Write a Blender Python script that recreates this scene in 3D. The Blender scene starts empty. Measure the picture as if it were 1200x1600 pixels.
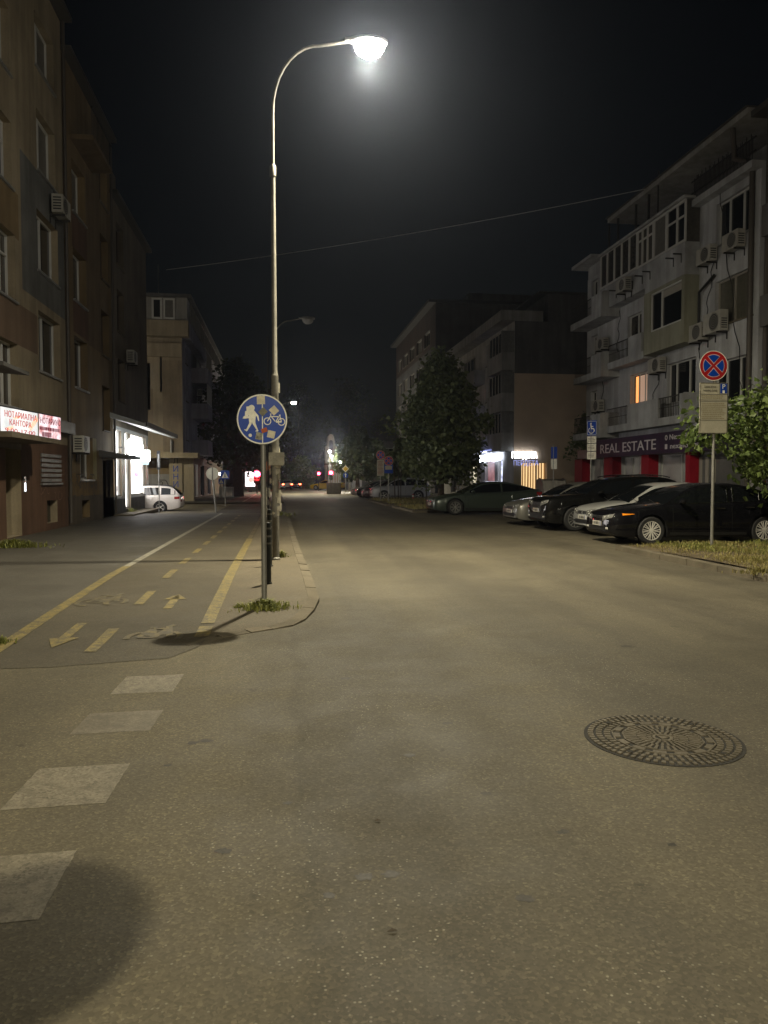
import bpy, bmesh, math, random
from math import radians as R, sin, cos, pi, sqrt, atan
from mathutils import Vector as V, Matrix
from mathutils.bvhtree import BVHTree
random.seed(7)
SC = bpy.context.scene
COL = SC.collection

# ---------------------------------------------------------------- camera model (for reading real positions off the photograph)
PSI, THE, FOC, CAMZ = atan(159/1200), atan(51/1200), 1200.0, 1.55
_F = V((sin(PSI)*cos(THE), cos(PSI)*cos(THE), -sin(THE)))
_Rt = V((cos(PSI), -sin(PSI), 0))
_U = _Rt.cross(_F)
def ray(px, py):
    return _F*FOC + _Rt*(px-600) - _U*(py-800)
def on_x(px, py, X):            # the point of the plane x = X seen at a pixel
    d = ray(px, py); t = X/d.x
    return V((X, d.y*t, CAMZ+d.z*t))
def on_y(px, py, Y):
    d = ray(px, py); t = Y/d.y
    return V((d.x*t, Y, CAMZ+d.z*t))
def on_z(px, py, z=0.0):
    d = ray(px, py); t = (z-CAMZ)/d.z
    return V((d.x*t, d.y*t, z))

# ---------------------------------------------------------------- mesh builder
class MB:
    def __init__(s): s.v=[]; s.f=[]; s.m=[]
    def add(s, verts, faces, mi=0):
        o=len(s.v); s.v.extend([tuple(p) for p in verts])
        for f in faces: s.f.append(tuple(i+o for i in f)); s.m.append(mi)
        return s
    def quad(s, a,b,c,d, mi=0): return s.add([a,b,c,d],[(0,1,2,3)],mi)
    def box(s, x0,y0,z0,x1,y1,z1, mi=0):
        if x0>x1:x0,x1=x1,x0
        if y0>y1:y0,y1=y1,y0
        if z0>z1:z0,z1=z1,z0
        v=[(x0,y0,z0),(x1,y0,z0),(x1,y1,z0),(x0,y1,z0),(x0,y0,z1),(x1,y0,z1),(x1,y1,z1),(x0,y1,z1)]
        return s.add(v,[(0,3,2,1),(4,5,6,7),(0,1,5,4),(1,2,6,5),(2,3,7,6),(3,0,4,7)],mi)
    def obox(s, M, sx,sy,sz, mi=0):     # box centred on the origin of M
        v=[M@V((x*sx/2,y*sy/2,z*sz/2)) for z in(-1,1) for y in(-1,1) for x in(-1,1)]
        return s.add(v,[(0,2,3,1),(4,5,7,6),(0,1,5,4),(1,3,7,5),(3,2,6,7),(2,0,4,6)],mi)
    def bar(s, a,b, w,h=None, mi=0):     # rectangular bar between two points
        a=V(a);b=V(b);d=b-a;L=d.length
        if L<1e-6: return s
        q=d.to_track_quat('X','Z').to_matrix().to_4x4()
        return s.obox(Matrix.Translation((a+b)/2)@q, L, w, h or w, mi)
    def tube(s, pts, r, n=8, mi=0, caps=True):
        pts=[V(p) for p in pts]; rr=r if isinstance(r,(list,tuple)) else [r]*len(pts)
        rings=[]; prev=None
        for i,p in enumerate(pts):
            t=(pts[min(i+1,len(pts)-1)]-pts[max(i-1,0)]).normalized()
            if prev is None:
                a=t.orthogonal().normalized()
            else:
                a=(prev-t*prev.dot(t))
                a=a.normalized() if a.length>1e-6 else t.orthogonal().normalized()
            prev=a; b=t.cross(a)
            rings.append([p+(a*cos(2*pi*k/n)+b*sin(2*pi*k/n))*rr[i] for k in range(n)])
        vs=[q for rg in rings for q in rg]; fs=[]
        for i in range(len(pts)-1):
            for k in range(n):
                fs.append((i*n+k,i*n+(k+1)%n,(i+1)*n+(k+1)%n,(i+1)*n+k))
        if caps:
            fs.append(tuple(range(n-1,-1,-1))); fs.append(tuple((len(pts)-1)*n+k for k in range(n)))
        return s.add(vs,fs,mi)
    def lathe(s, prof, n=24, M=None, mi=0, close=True):   # prof: (r, z) pairs round local z
        M=M or Matrix()
        vs=[M@V((r*cos(2*pi*k/n),r*sin(2*pi*k/n),z)) for r,z in prof for k in range(n)]
        fs=[]
        for i in range(len(prof)-1):
            for k in range(n): fs.append((i*n+k,i*n+(k+1)%n,(i+1)*n+(k+1)%n,(i+1)*n+k))
        if close:
            fs.append(tuple(range(n-1,-1,-1))); fs.append(tuple((len(prof)-1)*n+k for k in range(n)))
        return s.add(vs,fs,mi)
    def prism(s, poly, M, depth, mi=0):    # 2-D polygon in M's xy plane, from z=0 to z=depth
        n=len(poly); vs=[M@V((x,y,0)) for x,y in poly]+[M@V((x,y,depth)) for x,y in poly]
        fs=[tuple(range(n-1,-1,-1)),tuple(range(n,2*n))]+[(i,(i+1)%n,n+(i+1)%n,n+i) for i in range(n)]
        return s.add(vs,fs,mi)
    def text(s, body, size, M, mi=0, ext=0.004, align='CENTER', width=None):
        c=bpy.data.curves.new('lettering','FONT'); c.body=body; c.size=size; c.extrude=ext; c.align_x=align; c.align_y='CENTER'; c.resolution_u=3
        o=bpy.data.objects.new('lettering',c); COL.objects.link(o)
        dg=bpy.context.evaluated_depsgraph_get(); me=bpy.data.meshes.new_from_object(o.evaluated_get(dg))
        sx=1.0
        if width:
            w=max(p.co.x for p in me.vertices)-min(p.co.x for p in me.vertices); sx=width/w
        s.add([M@V((p.co.x*sx,p.co.y,p.co.z)) for p in me.vertices],[tuple(f.vertices) for f in me.polygons],mi)
        bpy.data.objects.remove(o); bpy.data.curves.remove(c); bpy.data.meshes.remove(me)
        return s
    def build(s, name, mats, parent=None, world=False, smooth=False, angle=None):
        if not isinstance(mats,(list,tuple)): mats=[mats]
        vs=s.v
        if world and parent is not None:
            P=wloc(parent); vs=[(x-P.x,y-P.y,z-P.z) for x,y,z in vs]
        me=bpy.data.meshes.new(name); me.from_pydata(vs,[],s.f); me.update()
        for m in mats: me.materials.append(m)
        if len(mats)>1: me.polygons.foreach_set('material_index',s.m)
        o=bpy.data.objects.new(name,me); COL.objects.link(o)
        if parent is not None: o.parent=parent
        if smooth:
            me.polygons.foreach_set('use_smooth',[True]*len(me.polygons))
            try: me.set_sharp_from_angle(angle=R(angle or 40))
            except Exception: pass
        return o
def wloc(o):
    p=V((0,0,0))
    while o is not None: p=p+o.location; o=o.parent
    return p
def tag(o, label=None, cat=None, group=None, kind=None):
    if label: o['label']=label
    if cat: o['category']=cat
    if group: o['group']=group
    if kind: o['kind']=kind
    return o
def empty(name, loc, rz=0, label=None, cat=None, group=None):
    o=bpy.data.objects.new(name,None); COL.objects.link(o); o.location=loc; o.rotation_euler=(0,0,rz); o.empty_display_size=.2
    return tag(o,label,cat,group)
def struct(mb, name, mats, **k):
    o=mb.build(name,mats,**k); o['kind']='structure'; return o
def copy_tree(o, parent=None):
    c=o.copy(); COL.objects.link(c)
    if parent is not None: c.parent=parent
    for ch in list(o.children): copy_tree(ch,c)
    return c
def frame(o, right, up):       # matrix with x=right, y=up, z=normal
    r=V(right).normalized(); u=V(up).normalized(); n=r.cross(u)
    M=Matrix((r,u,n)).transposed().to_4x4(); M.translation=V(o); return M
def lerp(tab, x):
    if x<=tab[0][0]: return tab[0][1]
    for (a,b),(c,d) in zip(tab,tab[1:]):
        if x<=c: return b+(d-b)*(x-a)/(c-a)
    return tab[-1][1]
def smooth_tab(tab, x):        # monotone cubic through the table
    n=len(tab)
    if x<=tab[0][0]: return tab[0][1]
    if x>=tab[-1][0]: return tab[-1][1]
    dl=[(tab[i+1][1]-tab[i][1])/(tab[i+1][0]-tab[i][0]) for i in range(n-1)]
    def m(i):
        if i==0: return dl[0]
        if i==n-1: return dl[-1]
        a,b=dl[i-1],dl[i]
        return 0 if a*b<=0 else 2*a*b/(a+b)
    for i in range(n-1):
        if x<=tab[i+1][0]:
            h=tab[i+1][0]-tab[i][0]; t=(x-tab[i][0])/h
            return (2*t**3-3*t*t+1)*tab[i][1]+(t**3-2*t*t+t)*h*m(i)+(3*t*t-2*t**3)*tab[i+1][1]+(t**3-t*t)*h*m(i+1)

# ---------------------------------------------------------------- materials
def _new(name):
    m=bpy.data.materials.new(name); m.use_nodes=True
    nt=m.node_tree; b=nt.nodes['Principled BSDF']; return m,nt,b
def plain(name, c, rough=.5, metal=0.0, spec=.5, emit=None, es=0, coat=0):
    m,nt,b=_new(name)
    b.inputs['Base Color'].default_value=(*c,1); b.inputs['Roughness'].default_value=rough; b.inputs['Metallic'].default_value=metal
    b.inputs['Specular IOR Level'].default_value=spec; b.inputs['Coat Weight'].default_value=coat; b.inputs['Coat Roughness'].default_value=.04
    if emit: b.inputs['Emission Color'].default_value=(*emit,1); b.inputs['Emission Strength'].default_value=es
    return m
def nd(nt, t, **k):
    n=nt.nodes.new(t)
    for a,b in k.items():
        if a.startswith('i_'): n.inputs[a[2:].replace('_',' ')].default_value=b
        else: setattr(n,a,b)
    return n
def noise(nt, vec, scale, detail=4, rough=.55):
    n=nd(nt,'ShaderNodeTexNoise',i_Scale=scale,i_Detail=detail,i_Roughness=rough); nt.links.new(vec,n.inputs['Vector']); return n.outputs['Fac']
def ramp(nt, fac, stops):
    n=nt.nodes.new('ShaderNodeValToRGB'); e=n.color_ramp.elements
    while len(e)<len(stops): e.new(.5)
    for i,(p,c) in enumerate(stops):
        e[i].position=p; e[i].color=(*c,1) if len(c)==3 else c
    nt.links.new(fac,n.inputs['Fac']); return n.outputs['Color']
def mix(nt, fac, a, b, mode='MIX'):
    n=nt.nodes.new('ShaderNodeMix'); n.data_type='RGBA'; n.blend_type=mode
    for s,v in ((0,fac),(6,a),(7,b)):
        if hasattr(v,'is_linked'): nt.links.new(v,n.inputs[s])
        else: n.inputs[s].default_value = v if s==0 else (*v,1)
    return n.outputs[2]
def pos(nt, scale=(1,1,1)):
    g=nt.nodes.new('ShaderNodeNewGeometry'); mp=nd(nt,'ShaderNodeMapping'); mp.inputs['Scale'].default_value=scale
    nt.links.new(g.outputs['Position'],mp.inputs['Vector']); return mp.outputs['Vector']
def bump(nt, b, h, strength=.3, dist=.01):
    n=nd(nt,'ShaderNodeBump',i_Strength=strength,i_Distance=dist); nt.links.new(h,n.inputs['Height']); nt.links.new(n.outputs['Normal'],b.inputs['Normal'])
def mottled(name, c, var=.25, scale=.8, rough=.85, fine=30, streak=True, bmp=.25, metal=0, spec=.3):
    """plaster, concrete, bark: base colour with weather stains, streaks and a fine grain"""
    m,nt,b=_new(name); p=pos(nt); L=nt.links
    lo=tuple(x*(1-var) for x in c); hi=tuple(min(1,x*(1+var*.6)) for x in c)
    col=ramp(nt,noise(nt,p,scale,6,.6),[(.3,lo),(.7,hi)])
    if streak:
        s=ramp(nt,noise(nt,pos(nt,(1.6,1.6,.12)),1.3,5,.65),[(.42,(.62,.6,.56)),(.6,(1,1,1))])
        col=mix(nt,.55,col,s,'MULTIPLY')
    g=noise(nt,p,fine,3,.6)
    col=mix(nt,.35,col,ramp(nt,g,[(.35,(.72,.72,.72)),(.65,(1.1,1.1,1.1))]),'MULTIPLY')
    L.new(col,b.inputs['Base Color']); b.inputs['Roughness'].default_value=rough; b.inputs['Metallic'].default_value=metal; b.inputs['Specular IOR Level'].default_value=spec
    bump(nt,b,g,bmp,.008); return m
def nd_noise_col(nt,vec,scale):
    n=nd(nt,'ShaderNodeTexNoise',i_Scale=scale,i_Detail=4.0); nt.links.new(vec,n.inputs['Vector']); return n.outputs['Color']
def asphalt(name, c, warm=1.0, stones=.5, worn=True):
    m,nt,b=_new(name); p=pos(nt); L=nt.links
    big=noise(nt,p,.28,5,.6); mid=noise(nt,p,1.7,6,.65)
    col=ramp(nt,big,[(.3,tuple(x*.72 for x in c)),(.7,tuple(x*1.2 for x in c))])
    if worn:   # wheel tracks along the road
        # two laid lanes with a ragged seam between them, and fine cracks
        sx=nt.nodes.new('ShaderNodeSeparateXYZ'); L.new(p,sx.inputs[0]); sw=nd(nt,'ShaderNodeMath',operation='MULTIPLY_ADD'); L.new(noise(nt,p,.9,4,.7),sw.inputs[0]); sw.inputs[1].default_value=.5; L.new(sx.outputs['X'],sw.inputs[2])
        lane=ramp(nt,sw.outputs[0],[(.26,(1.08,1.06,1.0)),(.345,(.8,.8,.79)),(.36,(.8,.8,.79)),(.44,(.93,.93,.94))]); col=mix(nt,.8,col,lane,'MULTIPLY')
        vc=nd(nt,'ShaderNodeTexVoronoi',i_Scale=.62); vc.feature='DISTANCE_TO_EDGE'; wv=mix(nt,.16,p,nd_noise_col(nt,p,1.9),'LINEAR_LIGHT'); L.new(wv,vc.inputs['Vector'])
        ck=ramp(nt,vc.outputs['Distance'],[(.0,(.38,.38,.38)),(.0065,(.55,.55,.55)),(.011,(1,1,1))]); cm=ramp(nt,noise(nt,p,.33,3,.5),[(.6,(0,0,0)),(.7,(.6,.6,.6))]); col=mix(nt,cm,col,mix(nt,1.0,col,ck,'MULTIPLY'))
        tr=ramp(nt,noise(nt,pos(nt,(.9,.04,1)),1.0,3,.5),[(.36,(.7,.7,.72)),(.62,(1.14,1.13,1.1))])
        col=mix(nt,.8,col,tr,'MULTIPLY')
        st=ramp(nt,noise(nt,p,3.1,3,.7),[(.24,(.42,.42,.42)),(.33,(1,1,1))])     # oil drips and tar spots
        col=mix(nt,.75,col,st,'MULTIPLY')
    col=mix(nt,.4,col,ramp(nt,mid,[(.3,(.75,.74,.72)),(.7,(1.2,1.2,1.18))]),'MULTIPLY')
    vo=nd(nt,'ShaderNodeTexVoronoi',i_Scale=85.0); vo.feature='F1'; L.new(p,vo.inputs['Vector'])
    sep=nt.nodes.new('ShaderNodeSeparateColor'); L.new(vo.outputs['Color'],sep.inputs['Color'])
    grain=ramp(nt,sep.outputs['Red'],[(0,(.5,.5,.5)),(.7,(1.0,1.0,1.0)),(.9,(1.3,1.28,1.22)),(1,(1.9,1.85,1.7))])
    col=mix(nt,.5,col,grain,'MULTIPLY')
    v2=nd(nt,'ShaderNodeTexVoronoi',i_Scale=58.0); L.new(p,v2.inputs['Vector'])
    s2=nt.nodes.new('ShaderNodeSeparateColor'); L.new(v2.outputs['Color'],s2.inputs['Color'])
    # scattered pale chips
    near=ramp(nt,v2.outputs['Distance'],[(.18,(1,1,1)),(.34,(0,0,0))])
    pick=ramp(nt,s2.outputs['Green'],[(.84,(0,0,0)),(.87,(1,1,1))])
    area=ramp(nt,noise(nt,p,.55,4,.6),[(.42,(0,0,0)),(.62,(1,1,1))])
    k=mix(nt,1.0,near,pick,'MULTIPLY'); k=mix(nt,1.0,k,area,'MULTIPLY')
    km=nd(nt,'ShaderNodeMath',operation='MULTIPLY'); L.new(k,km.inputs[0]); km.inputs[1].default_value=stones
    col=mix(nt,km.outputs[0],col,(.42,.39,.3))
    L.new(col,b.inputs['Base Color'])
    ro=ramp(nt,mid,[(.3,(.62,.62,.62)),(.7,(.85,.85,.85))]); L.new(ro,b.inputs['Roughness']); b.inputs['Specular IOR Level'].default_value=.3
    bump(nt,b,vo.outputs['Distance'],.16,.004); return m
def paint_mark(name, c, wear=.45, under=(.085,.075,.06)):
    """road paint, worn through to the asphalt in patches"""
    m,nt,b=_new(name); p=pos(nt); L=nt.links
    w=ramp(nt,noise(nt,p,11,8,.75),[(wear-.07,under),(wear+.07,c)])
    vo=nd(nt,'ShaderNodeTexVoronoi',i_Scale=85.0); L.new(p,vo.inputs['Vector']); sep=nt.nodes.new('ShaderNodeSeparateColor'); L.new(vo.outputs['Color'],sep.inputs['Color'])
    pits=ramp(nt,sep.outputs['Green'],[(.62,(0,0,0)),(.8,(1,1,1))]); pk=mix(nt,1.0,pits,ramp(nt,noise(nt,p,5,5,.7),[(.35,(.15,.15,.15)),(.6,(1,1,1))]),'MULTIPLY')
    w=mix(nt,pk,w,under); w=mix(nt,.5,w,ramp(nt,sep.outputs['Red'],[(0,(.6,.6,.6)),(1,(1.25,1.25,1.25))]),'MULTIPLY'); bump(nt,b,vo.outputs['Distance'],.12,.004)
    w=mix(nt,.5,w,ramp(nt,noise(nt,p,1.6,5,.7),[(.3,(.6,.58,.55)),(.65,(1.05,1.05,1.05))]),'MULTIPLY')
    L.new(w,b.inputs['Base Color']); b.inputs['Roughness'].default_value=.6; return m
def leafy(name, c, c2):
    m,nt,b=_new(name); L=nt.links
    oi=nt.nodes.new('ShaderNodeNewGeometry')
    col=ramp(nt,oi.outputs['Random Per Island'],[(0,c),(.5,tuple((a+d)/2 for a,d in zip(c,c2))),(1,c2)])
    L.new(col,b.inputs['Base Color']); b.inputs['Roughness'].default_value=.5; b.inputs['Specular IOR Level'].default_value=.35
    tr=nd(nt,'ShaderNodeBsdfTranslucent'); L.new(col,tr.inputs['Color'])
    mx=nd(nt,'ShaderNodeMixShader'); mx.inputs[0].default_value=.25
    L.new(b.outputs[0],mx.inputs[1]); L.new(tr.outputs[0],mx.inputs[2]); L.new(mx.outputs[0],nt.nodes['Material Output'].inputs['Surface']); return m
def carpaint(name, c, metal=.0, rough=.25):
    m,nt,b=_new(name); p=pos(nt); L=nt.links
    d=ramp(nt,noise(nt,p,5,5,.7),[(.35,c),(.75,tuple(x*.9+.003 for x in c))]); L.new(d,b.inputs['Base Color'])
    b.inputs['Metallic'].default_value=metal; b.inputs['Roughness'].default_value=rough
    dark=max(c)<.02
    b.inputs['Roughness'].default_value=.5 if dark else rough; b.inputs['Coat Weight'].default_value=.9 if dark else .7; b.inputs['Coat Roughness'].default_value=.02 if dark else .04; b.inputs['Specular IOR Level'].default_value=.05 if dark else .5; return m
def lit(name, c, s, base=(.8,.8,.8)):
    return plain(name, base, .6, emit=c, es=s)

M={}
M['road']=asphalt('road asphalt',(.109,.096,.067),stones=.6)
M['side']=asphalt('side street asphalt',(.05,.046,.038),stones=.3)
M['walk']=asphalt('footway asphalt',(.078,.072,.06),stones=.25,worn=False)
M['bike']=asphalt('cycle lane asphalt',(.082,.071,.05),stones=.3,worn=False)
M['island']=asphalt('island concrete',(.115,.097,.066),stones=.3,worn=False)
M['soil']=mottled('dry soil',(.11,.085,.05),.4,2.5,.95,40,False)
M['kerb']=mottled('kerb concrete',(.135,.115,.08),.35,2.0,.9,45,False)
M['yellow']=paint_mark('worn yellow road paint',(.25,.195,.06),.47,(.09,.078,.052))
M['yellow_worn']=paint_mark('very worn yellow paint',(.19,.15,.06),.53,(.085,.074,.05))
M['white']=paint_mark('worn white road paint',(.33,.31,.24),.42,(.1,.093,.08))
M['square']=paint_mark('dirty white crossing paint',(.21,.185,.13),.45,(.115,.098,.066))
M['square_faint']=paint_mark('faint crossing paint',(.165,.142,.098),.5,(.112,.096,.064))
M['steel']=mottled('galvanised steel',(.27,.265,.24),.2,6,.5,60,False,.05,.6,.5)
M['polegrey']=mottled('weathered lamp pole',(.22,.21,.18),.3,5,.6,40,True,.1,.2,.4)
M['dark_metal']=plain('dark metal',(.03,.03,.032),.45,.5)
M['black']=plain('black rubber',(.012,.012,.012),.6)
M['pane']=plain('window glass dark',(.012,.013,.015),.08,0,.5)
M['pane_curtain']=mottled('window with net curtain',(.09,.085,.075),.3,8,.25,20,True,.0)
M['pvc']=plain('white window frame',(.5,.5,.48),.45)
M['pvc_old']=plain('aged window frame',(.3,.28,.24),.6)
M['wood_old']=plain('brown window frame',(.07,.05,.035),.7)
M['ac']=mottled('air conditioner case',(.42,.41,.37),.15,5,.5,30,True,.02)
M['ac_dark']=plain('fan grille dark',(.02,.02,.02),.6)
M['rail']=plain('iron railing',(.03,.028,.026),.6,.3)
M['pipe']=plain('rain pipe',(.07,.06,.05),.6,.1)
M['trunk']=mottled('bark',(.07,.055,.038),.4,9,.9,40,True,.5)
M['leaf_linden']=leafy('linden leaves',(.06,.08,.035),(.14,.165,.07))
M['leaf_near']=leafy('young tree leaves',(.05,.08,.018),(.15,.2,.055))
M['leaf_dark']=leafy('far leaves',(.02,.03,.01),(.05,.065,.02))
M['leaf_lit']=leafy('lit far leaves',(.09,.13,.02),(.2,.26,.05))  # paler than the other far leaves, lamplight put into the leaf colour
M['grass_dry']=leafy('dry grass',(.15,.14,.045),(.38,.32,.12))
M['grass_green']=leafy('green weeds',(.1,.12,.03),(.26,.26,.06))
M['paper']=mottled('torn paper notices',(.42,.39,.31),.4,14,.85,50,False,.05)
# ================================================================ GROUND, ROAD, PAVEMENTS
g=MB().quad((-120,-40,-.6),(150,-40,-.6),(150,260,-.6),(-120,260,-.6)); struct(g,'ground',M['soil'])
rd=MB()
def sheet(mb,x0,y0,x1,y1,z,nx=1,ny=1,mi=0):
    for i in range(nx):
        for j in range(ny):
            a=x0+(x1-x0)*i/nx;b=x0+(x1-x0)*(i+1)/nx;c=y0+(y1-y0)*j/ny;d=y0+(y1-y0)*(j+1)/ny
            mb.quad((a,c,z),(b,c,z),(b,d,z),(a,d,z),mi)
sheet(rd,-60,-35,60,250,0.0); struct(rd,'road',M['road'])
# pavement with the cycle lane: rows from the dropped front edge to the side street, then on to the crossroads
XR=[(6.5,-2.6),(6.58,-1.9),(6.78,-.98),(7.2,-.78),(7.6,-.58),(7.8,-.32),(7.95,-.1),(8.1,.1),(8.4,.24),(9,.37),(9.7,.46),(11.3,.44),(16,.37),(27,.29),(34.2,.22),(50,.1),(92,-.1)]
def zp(y): return lerp([(6.5,.003),(7.0,.004),(7.6,.01),(9,.045),(12,.1),(33.6,.1),(34.2,.02),(49,.02),(50,.1),(92,.1)],y)
def walk_rows(mb,xa,xb,ys,dz=0.0,mi=0):
    for a,b in zip(ys,ys[1:]):
        fa=(xa(a) if callable(xa) else xa); fb=(xa(b) if callable(xa) else xa)
        ga=(xb(a) if callable(xb) else xb); gb=(xb(b) if callable(xb) else xb)
        mb.quad((fa,a,zp(a)+dz),(ga,a,zp(a)+dz),(gb,b,zp(b)+dz),(fb,b,zp(b)+dz),mi)
YF=[6.5,6.58,6.78,7.0,7.2,7.6,7.8,7.95,8.1,8.4,9,9.7,11.3,12,16,20,27,33.6,34.2]
YB=[49.6,50,60,75,92]
xr=lambda y: lerp(XR,y)
pv=MB(); walk_rows(pv,-30,lambda y:min(xr(y),-2.5),YF); walk_rows(pv,-30,lambda y:-2.5,YB)
struct(pv,'pavement',M['walk'])
bl=MB(); walk_rows(bl,-2.5,lambda y:min(xr(y),-.72),YF[1:]); walk_rows(bl,-2.5,-.72,YB); struct(bl,'cycle_lane',M['bike'])
isl=MB(); walk_rows(isl,-.72,lambda y:max(xr(y)-.14,-.72),[7.2,7.6,7.8,7.95,8.1,8.4,9,9.7,11.3,12,16,20,27,33.6,34.2]); walk_rows(isl,-.72,lambda y:xr(y)-.14,YB)
struct(isl,'paved_verge',M['island'])
kb=MB()
def kerb_run(mb,pts,zf,w=.14,base=-.05,seg=1.0,gap=.012):
    """kerb stones laid end to end with open joints along a polyline (inner edge on the left of travel)"""
    for (a,b) in zip(pts,pts[1:]):
        a=V((a[0],a[1],0));b=V((b[0],b[1],0));d=b-a;L=d.length;n=max(1,round(L/seg));t=d/L;nn=V((-t.y,t.x,0))
        for i in range(n):
            p=a+t*(L*i/n+gap/2);q=a+t*(L*(i+1)/n-gap/2); z0=zf(p.y)+random.uniform(-.004,.006);z1=zf(q.y)+random.uniform(-.004,.006)
            P=[p,q,q+nn*w,p+nn*w]; zz=[z0-.012,z1-.012,z1,z0]
            mb.add([(v.x,v.y,base) for v in P]+[(v.x,v.y,z) for v,z in zip(P,zz)],[(0,3,2,1),(4,5,6,7),(0,1,5,4),(1,2,6,5),(2,3,7,6),(3,0,4,7)])
kerb_run(kb,[(xr(y),y) for y in [7.2,7.6,7.8,7.95,8.1,8.4,9,9.7,11.3,16,20,27,33.6]],lambda y:zp(y)+.006)
kerb_run(kb,[(xr(y),y) for y in [50,60,75,92]],lambda y:zp(y)+.01)
struct(kb,'kerb',M['kerb'])
ss=MB()
# side street between the left blocks, falling gently away from the main road
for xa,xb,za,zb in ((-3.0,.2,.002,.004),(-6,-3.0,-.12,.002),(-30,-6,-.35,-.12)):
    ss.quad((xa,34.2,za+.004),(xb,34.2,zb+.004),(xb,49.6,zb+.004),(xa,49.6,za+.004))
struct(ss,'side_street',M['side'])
# right side: verges with kerbs, pavement
def verge(x0,x1,y0,y1,h=.12,name='verge',front=True):
    o=MB(); n=8
    for i in range(n):
        for j in range(n):
            a=x0+.14+(x1-x0-.14)*i/n;b=x0+.14+(x1-x0-.14)*(i+1)/n;c=y0+.14+(y1-y0-.28)*j/n;d=y0+.14+(y1-y0-.28)*(j+1)/n
            f=lambda x,y:h+.02+.05*sin(x*2.1+y*1.3)*sin(y*1.7)*.6
            o.quad((a,c,f(a,c)),(b,c,f(b,c)),(b,d,f(b,d)),(a,d,f(a,d)))
    struct(o,'soil_verge',M['soil'])
    k=MB(); zf=lambda y:h
    kerb_run(k,[(x0,y1),(x0,y0)],zf); kerb_run(k,[(x0,y0),(x1,y0)],zf); kerb_run(k,[(x1,y1),(x0,y1)],zf)
    struct(k,'kerb',M['kerb'])
verge(7.22,13.2,3,15.95,.12); verge(6.0,12.8,35.1,42,.11); verge(6.0,12.8,44,54.6,.11)
rp=MB(); sheet(rp,13.2,4,15.95,92,.1); rp.box(13.06,4,-.05,13.2,92,.1); struct(rp,'pavement',M['walk'])
# ---------------------------------------------------------------- road markings
def mark(name,mats,fn): mb=MB(); fn(mb); struct(mb,name,mats)
def strip(mb,x0,x1,ys,dz=.005):
    for a,b in zip(ys,ys[1:]): mb.quad((x0,a,zp(a)+dz),(x1,a,zp(a)+dz),(x1,b,zp(b)+dz),(x0,b,zp(b)+dz))
mark('cycle_lane_line',M['yellow'],lambda m:strip(m,-2.64,-2.5,[6.9,7.6,9,11,12,13.2]))
mark('cycle_lane_line',M['white'],lambda m:(strip(m,-2.63,-2.51,[13.2,20,27,33.5]),strip(m,-2.57,-2.44,[50,60,90])))
mark('cycle_lane_line',M['yellow'],lambda m:(strip(m,-.86,-.72,[7.62,8.1]),strip(m,-.86,-.72,[8.25,9,11,12,14.5,19])))
mark('cycle_lane_line',M['yellow_worn'],lambda m:[strip(m,-.85,-.75,[y,y+1.15]) for y in (19.2,20.6,22,23.4,24.8,26.2,27.6,29,30.4,31.8)]+[strip(m,-.85,-.75,[50,60,90])])
mark('cycle_lane_dash',M['yellow'],lambda m:[strip(m,-1.77,-1.66,[y,y+.5,y+1.0]) for y in (7.1,9.42,11.6,13.45,15.4,17.35,19.2,21.1,23.0,24.9,26.8,28.7,30.6)])
def arrow(mb,x,y,d=1,L=1.15):
    P=[(-.05,0),(.05,0),(.05,L*.64),(.14,L*.62),(0,L),(-.14,L*.62),(-.05,L*.64)]
    mb.add([(x+a*1.0,y+b*d,zp(y+b*d)+.006) for a,b in P],[(0,1,2,6),(3,4,5),(6,2,4)] if d>0 else [(6,2,1,0),(5,4,3),(4,2,6)])
mark('lane_arrow',M['yellow'],lambda m:arrow(m,-1.33,9.12,1,1.0)); mark('lane_arrow',M['yellow'],lambda m:arrow(m,-2.1,8.4,-1,1.1))
def bike(mb,x,y,w,h,part=1.0):
    """stretched bicycle stencil lying on the lane"""
    f=lambda a,b:V((x+a*w,y+b*h,zp(y+b*h)+.006))
    def line(pts,t=.032):
        for p,q in zip(pts,pts[1:]):
            p=f(*p);q=f(*q);d=(q-p).normalized();n=V((-d.y,d.x,0))*t
            mb.quad(p-n,q-n,q+n,p+n)
    circ=lambda cx,cy,r,a0,a1,n=14:[(cx+r*cos(a0+(a1-a0)*i/n),cy+r*sin(a0+(a1-a0)*i/n)*1.0) for i in range(n+1)]
    line(circ(.2,.3,.2,.3,2*pi*part+.3)); line(circ(.8,.3,.2,-.5,2*pi*part-.5))
    line([(.2,.3),(.38,.68),(.68,.68),(.5,.28),(.38,.68)]); line([(.5,.28),(.2,.3)]); line([(.8,.3),(.66,.8),(.76,.84)]); line([(.3,.74),(.44,.74)])
mark('bicycle_symbol',M['yellow_worn'],lambda m:bike(m,-2.46,9.3,.56,1.15,.75)); mark('bicycle_symbol',M['yellow_worn'],lambda m:bike(m,-1.5,7.35,.5,1.0,.5))
def squares(mb,lst):
    for (x,y,w,h,k) in lst:      # ragged outline, as painted by hand and worn by tyres
        P=[];C=[(x,y),(x+w,y+.02),(x+w+k,y+h+.02),(x+k,y+h)]
        for (a,b),(c,d) in zip(C,C[1:]+C[:1]):
            for i in range(16):
                t_=i/16; P.append((a+(c-a)*t_+random.uniform(-.0025,.0025),b+(d-b)*t_+random.uniform(-.0025,.0025),.0015))
        mb.add(P,[tuple(range(len(P)))])
mark('crossing_square',M['square'],lambda m:squares(m,[(-1.24,5.69,.44,.5,.02)]))
mark('crossing_square',M['square_faint'],lambda m:squares(m,[(-1.29,4.81,.47,.43,.02)]))
mark('crossing_square',M['square'],lambda m:squares(m,[(-1.32,3.74,.47,.52,.02)]))
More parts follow.
